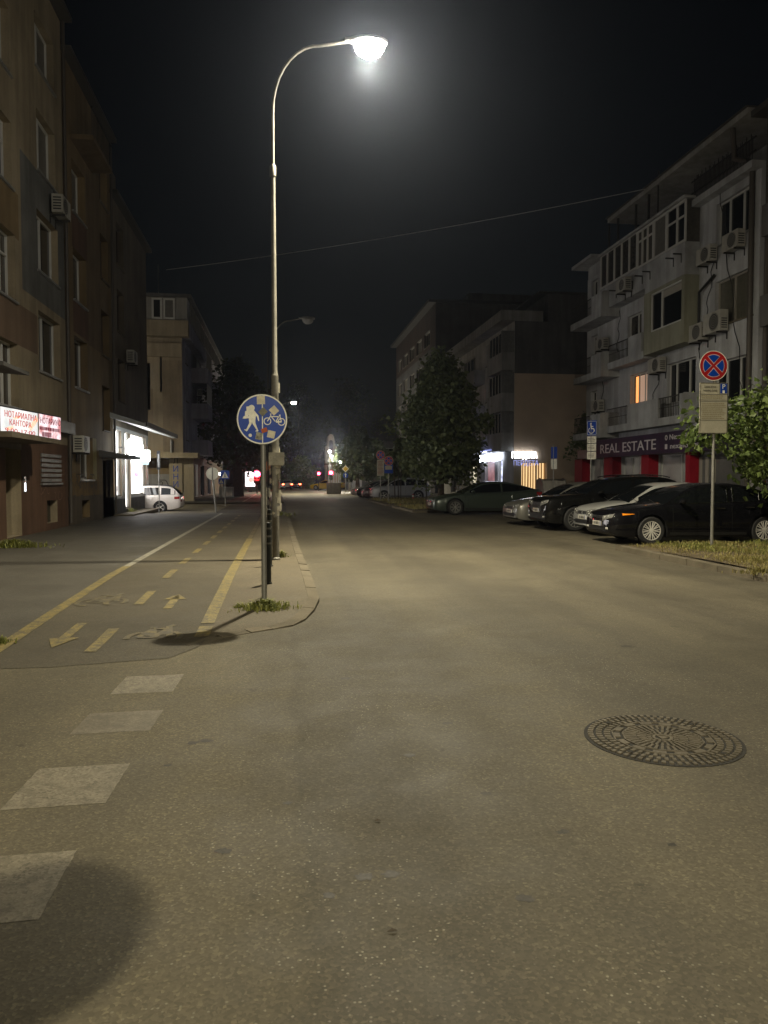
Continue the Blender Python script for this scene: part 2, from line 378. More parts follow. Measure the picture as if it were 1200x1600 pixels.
mark('crossing_square',M['square'],lambda m:squares(m,[(-1.32,2.76,.46,.51,.0)]))
pl=MB()
for y in (16.6,19.2,21.5,24.0,26.6): pl.quad((6.75,y,.005),(7.5,y+.0,.005),(7.5,y+.1,.005),(6.75,y+.1,.005))
struct(pl,'parking_bay_line',M['square'])
# manhole cover: cast iron, radial ribs, vent slots
def manhole():
    c=on_z(1035,1154.5); X,Y=c.x,c.y; rad=.455
    t=empty('manhole_cover',(X,Y,.0),label='round cast iron manhole cover with radial ribs set in the road',cat='manhole cover')
    iron=mottled('worn cast iron',(.15,.13,.095),.35,9,.5,70,False,.1,.35,.5); pit=plain('cast iron recess filled with dirt',(.022,.02,.016),.9)
    f=MB(); f.lathe([(rad,.001),(rad,.004),(rad-.01,.0045),(rad-.01,.003)],64,close=False); f.build('rim',pit,t)
    b=MB(); b.lathe([(rad-.01,.003),(.0001,.003)],64,close=False); b.build('base_plate',pit,t)
    r=MB()
    def ring(r0,r1,n,duty,z=.011,ph=0,skip=()):
        for i in range(n):
            if i in skip: continue
            a0=2*pi*(i+ph)/n;a1=a0+2*pi/n*duty;k=3
            vs=[];
            for j in range(k+1):
                a=a0+(a1-a0)*j/k
                vs+=[(r0*cos(a),r0*sin(a),z),(r1*cos(a),r1*sin(a),z),(r0*cos(a),r0*sin(a),.003),(r1*cos(a),r1*sin(a),.003)]
            fs=[]
            for j in range(k):
                o=j*4; fs+=[(o,o+1,o+5,o+4),(o+2,o,o+4,o+6),(o+1,o+3,o+7,o+5)]
            fs+=[(0,2,3,1),(k*4,k*4+1,k*4+3,k*4+2)]
            r.add(vs,fs)
    ring(.40,.432,64,.55); ring(.35,.385,56,.5,.012)
    ring(.30,.337,48,.5,ph=.2); ring(.288,.297,4,.99); ring(.245,.28,14,.62)
    ring(.225,.236,4,.99); ring(.15,.222,36,.5); ring(.095,.146,26,.5,ph=.3); ring(.065,.092,16,.5); ring(.045,.062,3,.97); ring(.0001,.036,1,.999)
    r.build('rib_pattern',iron,t)
    s=MB()
    for k in range(4):
        a=k*pi/2+.6; s.lathe([(.016,.012),(.016,.0135),(.0001,.0135)],12,Matrix.Translation((.365*cos(a),.365*sin(a),0)),close=False)
    s.build('lifting_hole',pit,t)
manhole()
stain=mottled('oil and tar stain',(.05,.044,.034),.4,30,.6,60,False,.05)
def blot(px,py,r,m,name='road_stain',asp=1.0):
    c=on_z(px,py); n=22; P=[]
    for k in range(n):
        a=2*pi*k/n; q=r*random.uniform(.6,1.15); P.append((c.x+q*cos(a)*asp,c.y+q*sin(a),.0012))
    b=MB(); b.add(P,[tuple(range(n))]); struct(b,name,m)
random.seed(31)
for px,py,r in((570,1370,.035),(612,1366,.03),(515,1400,.022),(300,1161,.03),(322,1158,.036),(820,1404,.03),(700,1130,.03),(980,1010,.05),(262,1196,.02),(450,1255,.02),(350,1330,.03),(760,1240,.022),(1050,1320,.02),(640,1180,.03),(880,1300,.025),(540,1060,.04)): blot(px,py,r,stain,asp=1.3)
# small litter
for i,(px,py) in enumerate([(613,1457),(590,1284)]):
    c=on_z(px,py); b=MB(); P=[(-.02,0,.004),(0,.008,.012),(.02,.002,.005),(.004,-.009,.01)]
    b.add([(c.x+x,c.y+y,z) for x,y,z in P],[(0,3,2,1),(0,1,3),(1,2,3)])
    tag(b.build('dead_leaf',M['trunk']),['dry leaf on the asphalt in the lower middle of the road','smaller dry leaf on the asphalt beside the crossing squares'][i],'leaf')
# ================================================================ STREET LAMPS
M['lens']=lit('lamp lens lit',(1,.93,.8),420)
M['lens_far']=lit('distant lamp lens lit',(1,.95,.82),60)
M['lens_off']=plain('lamp lens unlit',(.3,.3,.28),.2)
M['lamp_case']=plain('lamp housing grey',(.25,.25,.24),.4,.3)
def cobra_head(t, at, d, lens, big=1.0):
    """luminaire head at the arm end, pointing along d (horizontal)"""
    d=V(d).normalized(); s=V((-d.y,d.x,0)); Mx=Matrix((d,s,V((0,0,1)))).transposed().to_4x4(); Mx.translation=V(at)
    h=MB(); n=12; rings=[]
    prof=[(-.12,.05,.05),(0,.07,.06),(.12,.13,.09),(.35,.17,.11),(.6,.15,.09),(.72,.06,.05)]
    vs=[];fs=[]
    for x,w,hh in prof:
        for k in range(n):
            a=2*pi*k/n; vs.append(Mx@V((x*big,w*big*cos(a),max(hh*big*sin(a),-.03*big)+.03)))
    for i in range(len(prof)-1):
        for k in range(n): fs.append((i*n+k,i*n+(k+1)%n,(i+1)*n+(k+1)%n,(i+1)*n+k))
    fs.append(tuple(range(n-1,-1,-1))); fs.append(tuple((len(prof)-1)*n+k for k in range(n)))
    h.add(vs,fs); ho=h.build('lamp_head',M['lamp_case'],t,smooth=True)
    l=MB(); pr=[(.001,-.27),(.09,-.255),(.155,-.2),(.195,-.11),(.205,-.02),(.17,.03),(.09,.06)]
    l.lathe([(r*big,z*big) for r,z in pr],16,Mx@Matrix.Translation((.36*big,0,-.002))@Matrix.Diagonal((1.45,1,1,1)))
    l.build('lamp_lens',lens,ho,smooth=True)
    return Mx@V((.36*big,0,-.27*big-.015))
def street_lamp(X,Y,label,head=(1.75,0,9.6),lens='lens',pole_r=.064,posters=False,z0=.1,group=None):
    t=empty('street_lamp',(X,Y,z0),label=label,cat='street lamp',group=group)
    H=head[2]-z0; hx=head[0]-.28
    p=MB(); p.tube([(0,0,0),(0,0,3.3)],pole_r,14); p.tube([(0,0,3.3),(0,0,3.36),(-.01,0,6.85)],[pole_r,pole_r*.72,pole_r*.62],14); p.lathe([(pole_r+.02,0),(pole_r+.02,.03),(pole_r+.002,.05)],14)
    p.build('pole',M['polegrey'],t,smooth=True)
    a=MB(); a.tube([(-.01,0,6.8),(-.01,0,6.97),(-.01,0,7.01)],[.056,.056,.03],12)
    arc=[(-.01,0,7.0),(-.01,0,7.9)]+[(-.01+hx*.62*(1-cos(k*pi/2/9)),0,7.9+(H-7.9-.1)*sin(k*pi/2/9)) for k in range(1,10)]+[(hx-.08,0,H)]
    a.tube(arc,[.03]*2+[.026]*(len(arc)-2),12); a.build('arm',M['polegrey'],t,smooth=True)
    L=cobra_head(t,(hx,0,H),(1,0,0),M[lens],.9)
    if posters:
        random.seed(5)
        for k in range(26):      # layers of torn notices round the lower pole
            z=random.uniform(.75,1.85) if k<19 else random.uniform(.2,3.0); a0=random.uniform(2.6,6.6); w=random.uniform(.35,1.1) ;h=random.uniform(.05,.19); n=5; r=pole_r+.003+.0012*k; lift=random.uniform(0,.035)
            vs=[]; q=MB()
            for j in range(n):
                a=a0+w*j/(n-1); e=r+(lift*(j/(n-1))**2)
                vs+=[(e*cos(a),e*sin(a),z+random.uniform(-.015,.015)),(e*cos(a),e*sin(a),z+h+random.uniform(-.015,.015))]
            q.add(vs,[(2*j,2*j+2,2*j+3,2*j+1) for j in range(n-1)]); q.build('paper_notice',M['paper'],t)
        b=MB(); b.box(-.115,-.135,1.70,.16,.09,1.93); b.build('junction_box',mottled('junction box',(.4,.38,.31),.3,9,.7,40,False),t)
        w=MB(); w.tube([(-.14,.02,.4),(-.13,.02,2.0),(-.12,.02,4.0)],.012,6); w.build('cable_conduit',M['dark_metal'],t)
    return V((X,Y,z0))+L
LP=on_y(573,66,13.95)
L1=street_lamp(-.12,13.95,'tall lit street lamp with curved arm, torn notices pasted round its pole',head=(LP.x+.12,0,LP.z-.02),posters=True)
L0=street_lamp(-1.9,-7.9,'street lamp standing behind the viewpoint, its light falling on the road in front',head=(1.6,0,8.8))
L2=street_lamp(-.35,36.7,'unlit street lamp with a curved arm farther along the island, behind the lit one',head=(1.55,0,9.1),lens='lens_off')
L4=street_lamp(-15.5,43.5,'unseen side street lamp behind the taupe block, inferred to light the tan end wall',head=(1.6,0,7.2))  # lamp out of view, added where shadows on the end wall imply one
L3=street_lamp(-.3,81,'distant lit street lamp seen just right of the blue sign',head=(1.5,0,9.6),lens='lens_far')
def spot(name,loc,power,col=(1,.9,.65),size=176,blend=.35,rad=.12,tilt=(0,0,0)):
    l=bpy.data.lights.new(name,'SPOT'); l.energy=power; l.color=col; l.spot_size=R(size); l.spot_blend=blend; l.shadow_soft_size=rad
    o=bpy.data.objects.new(name,l); COL.objects.link(o); o.location=loc; o.rotation_euler=tilt; return o
TL=(0,R(-15),0)
spot('street_lamp_light',L1,6900,tilt=TL,blend=.85); spot('street_lamp_light',L0,10500,tilt=(R(6),R(-10),0),rad=.16,blend=.7); spot('street_lamp_light',L3,11000,tilt=(0,R(-8),0),size=150,blend=.8); spot('street_lamp_light',L4,2600)

# ================================================================ SIGNS
M['s_blue']=mottled('sign blue',(.004,.05,.36),.1,4,.35,40,False,.0)
M['s_white']=mottled('sign white',(.84,.82,.7),.12,6,.4,40,False,.0)
M['s_red']=mottled('sign red',(.38,.012,.015),.15,5,.4,40,False,.0)
M['s_cream']=mottled('sign plate cream',(.46,.43,.33),.12,6,.45,40,False,.0)
M['s_black']=plain('sign lettering black',(.02,.02,.02),.5)
M['s_yellow']=plain('sign yellow',(.6,.4,.03),.4)
M['s_back']=mottled('bare sign back',(.34,.34,.33),.15,5,.45,40,False,.02,.5)
def disc(mb,M_,r,depth=.0,mi=0,n=40,r0=0):
    z=depth
    if r0: 
        vs=[M_@V((q*cos(2*pi*k/n),q*sin(2*pi*k/n),z)) for q in(r0,r) for k in range(n)]
        mb.add(vs,[(k,(k+1)%n,n+(k+1)%n,n+k)[::-1] for k in range(n)],mi)
    else: mb.add([M_@V((r*cos(2*pi*k/n),r*sin(2*pi*k/n),z)) for k in range(n)],[tuple(range(n))],mi)
def poly(mb,M_,P,z,mi=0): mb.add([M_@V((x,y,z)) for x,y in P],[tuple(range(len(P)))],mi)
def seg(mb,M_,a,b,w,z,mi=0):
    a=V((a[0],a[1],0));b=V((b[0],b[1],0));d=(b-a).normalized();n=V((-d.y,d.x,0))*w/2
    mb.add([M_@(V((p.x,p.y,z))) for p in (a-n,b-n,b+n,a+n)],[(0,1,2,3)],mi)
def rect(mb,M_,cx,cy,w,h,ang,z,mi=0):
    c,s=cos(ang),sin(ang); poly(mb,M_,[(cx+c*x-s*y,cy+s*x+c*y) for x,y in((-w/2,-h/2),(w/2,-h/2),(w/2,h/2),(-w/2,h/2))],z,mi)
def plate_body(mb,M_,poly2,depth,mi=0): mb.prism(poly2,M_@Matrix.Translation((0,0,-depth)),depth,mi)
circ=lambda r,n=40:[(r*cos(2*pi*k/n),r*sin(2*pi*k/n)) for k in range(n)]
def post(t,h,r,mat,lean=(0,0)):
    p=MB(); p.tube([(0,0,0),(lean[0]*.5,lean[1]*.5,h*.5),(lean[0],lean[1],h)],r,12); p.lathe([(r+.001,h-.001),(r*.6,h+.015),(.001,h+.02)],12,Matrix.Translation((lean[0],lean[1],0))); return p.build('post',mat,t,smooth=True)
# shared path sign with stickers
def path_sign():
    b=on_z(413,946,.05); t=empty('path_sign',(b.x,b.y,.045),label='round blue pedestrian and bicycle sign covered in stickers on a grey post',cat='traffic sign')
    c=on_y(409.5,655,b.y-.06); hz=c.z-.045; r=.292
    post(t,hz+.2,.033,M['steel'])
    face=frame((c.x-b.x,-.055,hz),(1,-.03,0),(0.0,0,1))
    s=MB(); plate_body(s,face,circ(r,56),.012); pl=s.build('sign_plate',M['s_back'],t)
    f=MB(); disc(f,face,r,.002,0,56,r-.016); disc(f,face,r-.016,.0015,1,56)
    k=r/4.06   # one unit = a tenth of the zoomed sign
    U=lambda x,y:((x-597)/100*k,(556-y)/100*k)
    P=lambda pts,z=.0035,mi=0:poly(f,face,[U(*q) for q in pts][::-1],z,mi)
    seg(f,face,U(603,310),U(603,940),.012,.003,0)
    # walking figure
    disc(f,face@Matrix.Translation((*U(430,375),0)),.036,.0042,0,20)
    P([(395,410),(470,410),(500,470),(490,570),(430,610),(385,575),(380,470)],.0036)          # torso
    P([(455,420),(480,425),(540,500),(552,585),(535,588),(515,520),(470,470)],.0040)            # leading arm
    P([(345,355),(405,345),(410,420),(375,500),(390,540),(310,550),(285,545),(300,515),(322,500),(325,430),(348,420)],.0033)    # pack and trailing arm
    P([(385,560),(440,590),(425,640),(360,745),(345,755),(305,725),(320,720),(340,725),(390,620)],.0041)
    P([(430,570),(488,560),(490,620),(537,745),(530,757),(490,755),(492,742),(510,735),(440,625)],.0044)
    # bicycle
    for wx,wy in((683,588),(910,597)): disc(f,face@Matrix.Translation((*U(wx,wy),0)),.0445,.0034,0,28,.034)
    for a,bq,w in (((683,588),(735,500),.011),((735,500),(810,590),.011),((745,512),(865,512),.011),((865,512),(820,595),.011),((880,490),(910,597),.011),((820,598),(910,597),.018),((735,470),(742,520),.01),((870,490),(895,488),.014),((725,470),(748,470),.009)):
        seg(f,face,U(*a),U(*bq),w,.0037,0)
    f.build('sign_face',[M['s_white'],M['s_blue']],t)
    M['st_cream']=mottled('pale sticker',(.66,.6,.44),.2,16,.5,50,False,0)
    stickers=[(580,245,.094,.098,.02,'st_cream',.0052),(612,435,.085,.075,.75,'st_grey',.0048),(790,412,.085,.088,.72,'st_cream',.0053),(632,735,.07,.05,.35,'st_orange',.006),(743,800,.088,.085,-.22,'st_cream',.0054),(545,830,.075,.085,-.2,'st_mixed',.0050)]
    M['st_grey']=mottled('faded grey sticker',(.2,.19,.13),.4,20,.6,60,False); M['st_orange']=mottled('orange sticker',(.5,.11,.03),.3,20,.6,60,False); M['st_mixed']=mottled('torn sticker',(.3,.29,.22),.8,25,.6,60,False)
    for sx,sy,w,h,a,m,z in stickers:
        q=MB(); rect(q,face,*U(sx,sy),w,h,a,z); q.build('sticker',M[m],t)
    q=MB(); disc(q,face@Matrix.Translation((*U(405,818),0)),.02,.005,0,18); q.build('sticker',M['s_white'],t)
    cl=MB()
    for dz in (.12,-.12): cl.box(-.04,-.055,hz+dz-.012,.04,.04,hz+dz+.012)
    cl.build('clamp',M['steel'],t)
path_sign()
# no stopping sign with parking-zone plate
def nostop_face(face,r,t):
    f=MB(); disc(f,face,r,.002,0,48,r*.96); disc(f,face,r*.96,.0018,1,48)
    n=10
    for q in range(4):
        a0=q*pi/2+pi/4+.16; a1=(q+1)*pi/2+pi/4-.16
        def wedge(ro,ri,e,z,mi):
            P=[((ro)*cos(a0+e+(a1-a0-2*e)*i/n),(ro)*sin(a0+e+(a1-a0-2*e)*i/n)) for i in range(n+1)]; mid=(a0+a1)/2
            P=P+[(ri*cos(mid),ri*sin(mid))]; poly(f,face,P,z,mi)
        wedge(r*.77,r*.1,0,.003,2); wedge(r*.72,r*.19,.045,.0042,3)
    f.build('sign_face',[M['s_white'],M['s_red'],plain('sign pink edge',(.6,.35,.32),.5) if 'pk' not in M else M['pk'],M['s_blue']],t)
M['pk']=plain('sign pink edge',(.55,.36,.34),.5)
def text_rows(mb,face,x0,x1,y0,y1,rows,z,mi,seed=1,hh=.5):
    rnd=random.Random(seed); dy=(y1-y0)/rows
    for k in range(rows):
        y=y1-dy*(k+.5); x=x0+rnd.uniform(0,.06)*(x1-x0); end=x1-rnd.uniform(0,.25)*(x1-x0)
        while x<end:
            w=rnd.uniform(.03,.1)*(x1-x0); w=min(w,end-x)
            rect(mb,face,x+w/2,y,w,dy*hh,0,z,mi); x+=w+.015*(x1-x0)
def parking_sign():
    Y=15.1; b=on_y(1112,856,Y); t=empty('parking_zone_sign',(b.x,Y,.12),label='red and blue no stopping sign above a cream parking zone plate beside the young tree',cat='traffic sign')
    c=on_y(1113,572,Y); cz=c.z-.12; post(t,cz+.2,.034,M['steel'])
    face=frame((c.x-b.x,-.05,cz),(1,-.02,0),(0,0,1)); s=MB(); plate_body(s,face,circ(.31,48),.012); s.build('sign_plate',M['s_back'],t); nostop_face(face,.31,t)
    a=on_y(1092,598,Y);d=on_y(1134,678,Y); w=d.x-a.x; h=a.z-d.z
    pf=frame(((a.x+d.x)/2-b.x,-.05,(a.z+d.z)/2-.12),(1,-.02,0),(0,0,1)); p=MB(); p.prism([(-w/2,-h/2),(w/2,-h/2),(w/2,h/2),(-w/2,h/2)],pf@Matrix.Translation((0,0,-.012)),.012,0)
    o=p.build('information_plate',M['s_cream'],t)
    q=MB(); e=.012
    for x0,y0,x1,y1 in((-w/2+.01,h/2-.01,w/2-.01,h/2-.01),(-w/2+.01,-h/2+.01,w/2-.01,-h/2+.01)): seg(q,pf,(x0,y0),(x1,y1),e,.002,0)
    for x in(-w/2+.012,w/2-.012): seg(q,pf,(x,-h/2),(x,h/2),e,.0021,0)
    for y in(h/2-.24,h/2-.36,h/2-.39,h/2-.78): seg(q,pf,(-w/2,y),(w/2,y),.008,.0022,0)
    seg(q,pf,(w/2-.19,h/2),(w/2-.19,h/2-.24),.008,.0023,0)
    q.text('СИНЯ ЗОНА',.062,pf@Matrix.Translation((-.09,h/2-.09,.003)),0,.0005,width=.26); q.text('PARKING ZONE',.062,pf@Matrix.Translation((-.09,h/2-.165,.003)),0,.0005,width=.3)
    rect(q,pf,w/2-.1,h/2-.12,.15,.2,0,.0024,1); q.text('P',.14,pf@Matrix.Translation((w/2-.1,h/2-.085,.004)),2,.0005); rect(q,pf,w/2-.1,h/2-.185,.05,.06,0,.0035,2)
    text_rows(q,pf,-w/2+.03,w/2-.04,h/2-.34,h/2-.25,2,.0026,3,3); text_rows(q,pf,-w/2+.03,w/2-.03,h/2-.76,h/2-.41,9,.0027,3,9)
    M['s_grey']=plain('faded small print',(.3,.26,.16),.6)
    q.build('lettering',[M['s_black'],M['s_blue'],M['s_white'],M['s_grey']],o)
parking_sign()
def far_nostop(px,pyc,pybase,Y,r,label,plate,pw,ph,pm):
    b=on_y(px,pybase,Y); t=empty('no_stopping_sign',(b.x,Y,.1),label=label,cat='traffic sign'); c=on_y(px,pyc,Y); cz=c.z-.1
    post(t,cz+.15,.035,M['steel']); face=frame((0,-.05,cz),(1,0,0),(0,0,1)); s=MB(); plate_body(s,face,circ(r),.012); s.build('sign_plate',M['s_back'],t); nostop_face(face,r,t)
    f2=frame((0,-.05,cz-r-.02-ph/2),(1,0,0),(0,0,1)); p=MB(); p.prism([(-pw/2,-ph/2),(pw/2,-ph/2),(pw/2,ph/2),(-pw/2,ph/2)],f2@Matrix.Translation((0,0,-.012)),.012,0); o=p.build('information_plate',pm[0],t)
    return t,f2,o
t,f2,o=far_nostop(594.5,711,784,50,.29,'left of the two distant no stopping signs, above a long cream plate','x',.46,1.05,[M['s_cream']])
q=MB(); text_rows(q,f2,-.19,.19,-.45,.45,10,.003,0,4); q.build('lettering',plain('small print red brown',(.3,.12,.08),.6),o)
t,f2,o=far_nostop(607,720,786,47.5,.29,'right of the two distant no stopping signs, with a blue panel below','x',.42,.24,[M['s_cream']])
q=MB(); fb=frame((0,-.04,2.1),(1,0,0),(0,0,1)); q.prism([(-.27,-.27),(.27,-.27),(.27,.27),(-.27,.27)],fb@Matrix.Translation((0,0,-.012)),.012,0); q.build('blue_panel',M['s_blue'],t)
# disabled parking sign and a thin side-on sign near the estate agency
def disabled_sign():
    Y=30.5; b=on_y(923.5,720,Y); t=empty('disabled_parking_sign',(b.x,Y,.1),label='blue wheelchair parking sign with white plates below it, beside the estate agency',cat='traffic sign')
    top=on_y(923.5,657,Y).z-.1; post(t,top+.03,.03,M['steel'])
    a=R(-50); rt=(cos(a),sin(a),0)
    def pan(z0,z1,w,mat,nm):
        f=frame((0,-.04,(z0+z1)/2),rt,(0,0,1)); p=MB(); h=z1-z0; p.prism([(-w/2,-h/2),(w/2,-h/2),(w/2,h/2),(-w/2,h/2)],f@Matrix.Translation((0,0,-.01)),.01,0); return f,p.build(nm,mat,t)
    zz=lambda py:on_y(923.5,py,Y).z-.1
    f,o=pan(zz(680.5),top,.42,M['s_blue'],'sign_plate'); q=MB(); s=.62
    seg(q,f,(-.19,-.27),(.19,-.27),.012,.002);seg(q,f,(-.19,.27),(.19,.27),.012,.002);seg(q,f,(-.2,-.27),(-.2,.27),.012,.0021);seg(q,f,(.2,-.27),(.2,.27),.012,.0021)
    disc(q,f@Matrix.Translation((-.04,.17,0)),.035,.003,0,16); seg(q,f,(-.04,.13),(-.02,-.03),.05,.003); seg(q,f,(-.03,-.03),(.09,-.03),.045,.0032); seg(q,f,(.085,-.03),(.13,-.15),.045,.0031); seg(q,f,(-.03,.06),(.07,.06),.035,.0034)
    n=18
    P=[(-.02+.12*cos(2.2+4.0*i/n),-.1+.12*sin(2.2+4.0*i/n)) for i in range(n+1)]
    for u,v in zip(P,P[1:]): seg(q,f,u,v,.03,.0026)
    q.build('wheelchair_symbol',M['s_white'],o)
    for y0,y1,sd in((692.0,682.2,1),(704.5,693.5,2),(717.5,706.0,3)):
        f,o=pan(zz(y0),zz(y1),.4,M['s_white'],'information_plate'); q=MB(); text_rows(q,f,-.17,.17,-.09,.09,3,.002,0,sd); q.build('lettering',plain('small print grey',(.2,.18,.14),.6),o)
disabled_sign()
Y=35.5; b=on_y(865,720,Y); t=empty('parking_sign_post',(b.x,Y,.1),label='thin post with a narrow blue and white plate seen nearly edge-on behind the grey bin',cat='traffic sign')
post(t,3.1,.03,M['steel']); a=R(-66)
for z0,z1,m in((2.45,3.0,'s_blue'),(1.95,2.42,'s_white')):
    f=frame((0,-.04,(z0+z1)/2),(cos(a),sin(a),0),(0,0,1)); p=MB(); h=(z1-z0)/2; p.prism([(-.2,-h),(.2,-h),(.2,h),(-.2,h)],f@Matrix.Translation((0,0,-.01)),.01); p.build('sign_plate',M[m],t)
# leaning round sign seen from behind, far end of the left pavement
Y=33.8; b=on_y(338,803,Y); c=on_y(332,740,Y); t=empty('round_sign',(b.x,Y,.05),label='round traffic sign seen from its bare back on a leaning post',cat='traffic sign')
post(t,c.z+.18,.035,M['steel'],lean=(c.x-b.x-.02,0.0)); f=frame((c.x-b.x,-.05,c.z-.05),(1,0,.03),(0,0,1)); p=MB(); plate_body(p,f,circ(.265),.012); p.build('sign_plate',M['s_white'],t)
q=MB(); seg(q,f,(0,-.26),(.005,.26),.05,.004); q.build('mounting_rail',M['steel'],t)
# edge-on sign by the lit shop
Y=34.0; b=on_y(249,802,Y); t=empty('edge_on_sign',(b.x,Y,.02),label='dark rectangular sign on a thin post in front of the white estate car',cat='traffic sign')
post(t,2.55,.022,M['steel']); p=MB(); p.box(-.07,-.06,1.95,.07,-.03,2.75); p.build('sign_plate',M['dark_metal'],t)
p=MB(); p.box(-.035,-.066,2.05,.035,-.062,2.62); p.build('sign_panel',M['s_back'],t)
# pedestrian crossing signs
def crossing_sign(px,pyc,pyb,Y,s,label):
    b=on_y(px,pyb,Y); c=on_y(px,pyc,Y); t=empty('pedestrian_crossing_sign',(b.x,Y,.03),label=label,cat='traffic sign'); post(t,c.z+s*.5,.03,M['steel'])
    f=frame((0,-.05,c.z-.03),(1,.0,0),(0,0,1)); h=s/2; p=MB(); p.prism([(-h,-h),(h,-h),(h,h),(-h,h)],f@Matrix.Translation((0,0,-.012)),.012); p.build('sign_plate',M['s_blue'],t)
    q=MB(); poly(q,f,[(-h*.78,-h*.7),(h*.78,-h*.7),(0,h*.75)],.002,0); disc(q,f@Matrix.Translation((0,h*.22,0)),h*.1,.003,1,10); seg(q,f,(0,h*.15),(0,-h*.2),h*.17,.003,1); seg(q,f,(0,-h*.15),(-h*.22,-h*.6),h*.12,.0032,1); seg(q,f,(0,-h*.15),(h*.22,-h*.6),h*.12,.0034,1)
    q.build('walking_symbol',[M['s_white'],M['s_black']],t)
crossing_sign(352,742,793,45,.5,'larger blue pedestrian crossing sign left of the cycle lane'); crossing_sign(346,752,782,62,.42,'smaller blue pedestrian crossing sign behind the larger one')
# priority road sign with blue arrow disc, far right
Y=82; b=on_y(540,770,Y); t=empty('priority_road_sign',(b.x,Y,.05),label='yellow diamond priority sign above a round blue arrow sign, far along the road',cat='traffic sign')
c=on_y(540,732.5,Y); post(t,c.z+.4,.04,M['steel']); f=frame((0,-.05,c.z-.05),(1,0,0),(0,0,1)); h=.37; D=lambda k:[(0,-k),(k,0),(0,k),(-k,0)]
p=MB(); plate_body(p,f,D(h),.012); p.build('diamond_plate',M['s_white'],t); p=MB(); poly(p,f,D(h*.76),.003); p.build('diamond_face',M['s_yellow'],t)
f=frame((0,-.05,c.z-.75),(1,0,0),(0,0,1)); p=MB(); plate_body(p,f,circ(.29),.012); p.build('round_plate',M['s_blue'],t); q=MB(); seg(q,f,(0,-.2),(0,.1),.08,.003); poly(q,f,[(-.12,.06),(.12,.06),(0,.22)],.0034); q.build('arrow_symbol',M['s_white'],t)
# thin post with an orange notice and papers, between sign and lamp
Y=29; b=on_y(419.5,806,Y); t=empty('notice_post',(b.x,Y,.1),label='thin post with an orange board and torn papers, beside the blue sign post',cat='post')
post(t,3.4,.03,M['dark_metal'])
c=on_y(419.5,729,Y); p=MB(); p.box(-.1,-.05,c.z-.25,.09,-.03,c.z+.08); p.build('notice_board',mottled('orange board',(.33,.13,.06),.3,8,.6,30,False),t)
random.seed(3)
for k in range(16):
    z=random.uniform(.1,1.15); x=random.uniform(-.13,.02); f=frame((x,-.05-.004*k,z),(1,random.uniform(-.3,.3),random.uniform(-.3,.3)),(random.uniform(-.3,.3),0,1)); w=random.uniform(.05,.1);h=random.uniform(.04,.12); q=MB(); q.prism([(-w,-h),(w,-h*.8),(w*.8,h),(-w,h*.7)],f,.003); q.build('torn_paper',M['paper'],t)
# bollards
def bollard(px,py,label,h=.92):
    b=on_z(px,py,.09); t=empty('bollard',(b.x,b.y,zp(b.y)),label=label,cat='bollard',group='dark bollards on the island')
    p=MB(); p.lathe([(.05,0),(.05,.02),(.04,.03),(.04,h-.03),(.032,h),(.001,h+.012)],16); p.build('post',plain('bollard black paint',(.018,.02,.017),.45),t,smooth=True)
    q=MB()
    for z in(h-.09,h-.2,h-.3): q.lathe([(.0405,z),(.0412,z+.012),(.0405,z+.025)],16,close=False)
    q.build('reflective_band',M['steel'],t)
bollard(419.5,911,'dark bollard nearest the blue sign post, in front of the other one',.86); bollard(421.5,886,'dark bollard standing behind the front one, beside the lamp pole',.95)
# traffic lights
M['red_on']=lit('red signal lens',(1,.02,.05),60,(.3,0,0)); M['red_dim']=lit('red signal glow',(1,.03,.06),14,(.3,0,0))
def traffic_light(X,Y,zc,label,s=1.0,mat='red_on',h0=.0,big=.15):
    t=empty('traffic_light',(X,Y,h0),label=label,cat='traffic light'); p=MB(); p.tube([(0,0,0),(0,0,zc+.4)],.06,10); p.build('post',M['dark_metal'],t)
    b=MB(); b.box(-.16*s,-.2,zc-.72*s,.16*s,-.03,zc+.22*s); ho=b.build('housing',M['black'],t)
    for i,mm in enumerate((mat,'black','black')):
        l=MB(); l.lathe([(.001,.03),(big*.7,.02),(big,0)],16,Matrix.Translation((0,-.205,zc-i*.3*s))@Matrix.Rotation(R(90),4,'X')); l.build('signal_lens',M[mm] if i==0 else plain('signal lens off',(.03,.03,.02),.3),ho,smooth=True)
    v=MB()
    for i in range(3): v.tube([(0,-.2,zc-i*.3*s+.0),(0,-.36,zc-i*.3*s)],big+.015,12,caps=False)
    v.build('visor',M['black'],ho); return t
p=on_y(401.5,741,78); traffic_light(p.x,78,p.z,'bright red traffic light at the end of the cycle lane, left side',1.15,'red_on',big=.34)
p=on_y(498,740,104); traffic_light(p.x,104,p.z,'red traffic light above the yellow taxi, left of the pair',1.1,'red_on',big=.2)
p=on_y(517,739,96); traffic_light(p.x,96,p.z,'red traffic light in front of the pale gable tower, right of the pair',1.1,'red_on',big=.24)
p=on_y(521,746.5,112); traffic_light(p.x,112,p.z,'small red traffic light low behind the pair',.8,'red_dim',big=.16)
l=bpy.data.lights.new('red_signal_light','SPOT'); l.energy=5000; l.color=(1,.03,.05); l.spot_size=R(110); l.spot_blend=1; l.shadow_soft_size=.2
p=on_y(401.5,741,78); o=bpy.data.objects.new('red_signal_light',l); COL.objects.link(o); o.location=(p.x,77.4,p.z); o.rotation_euler=(R(78),0,0)
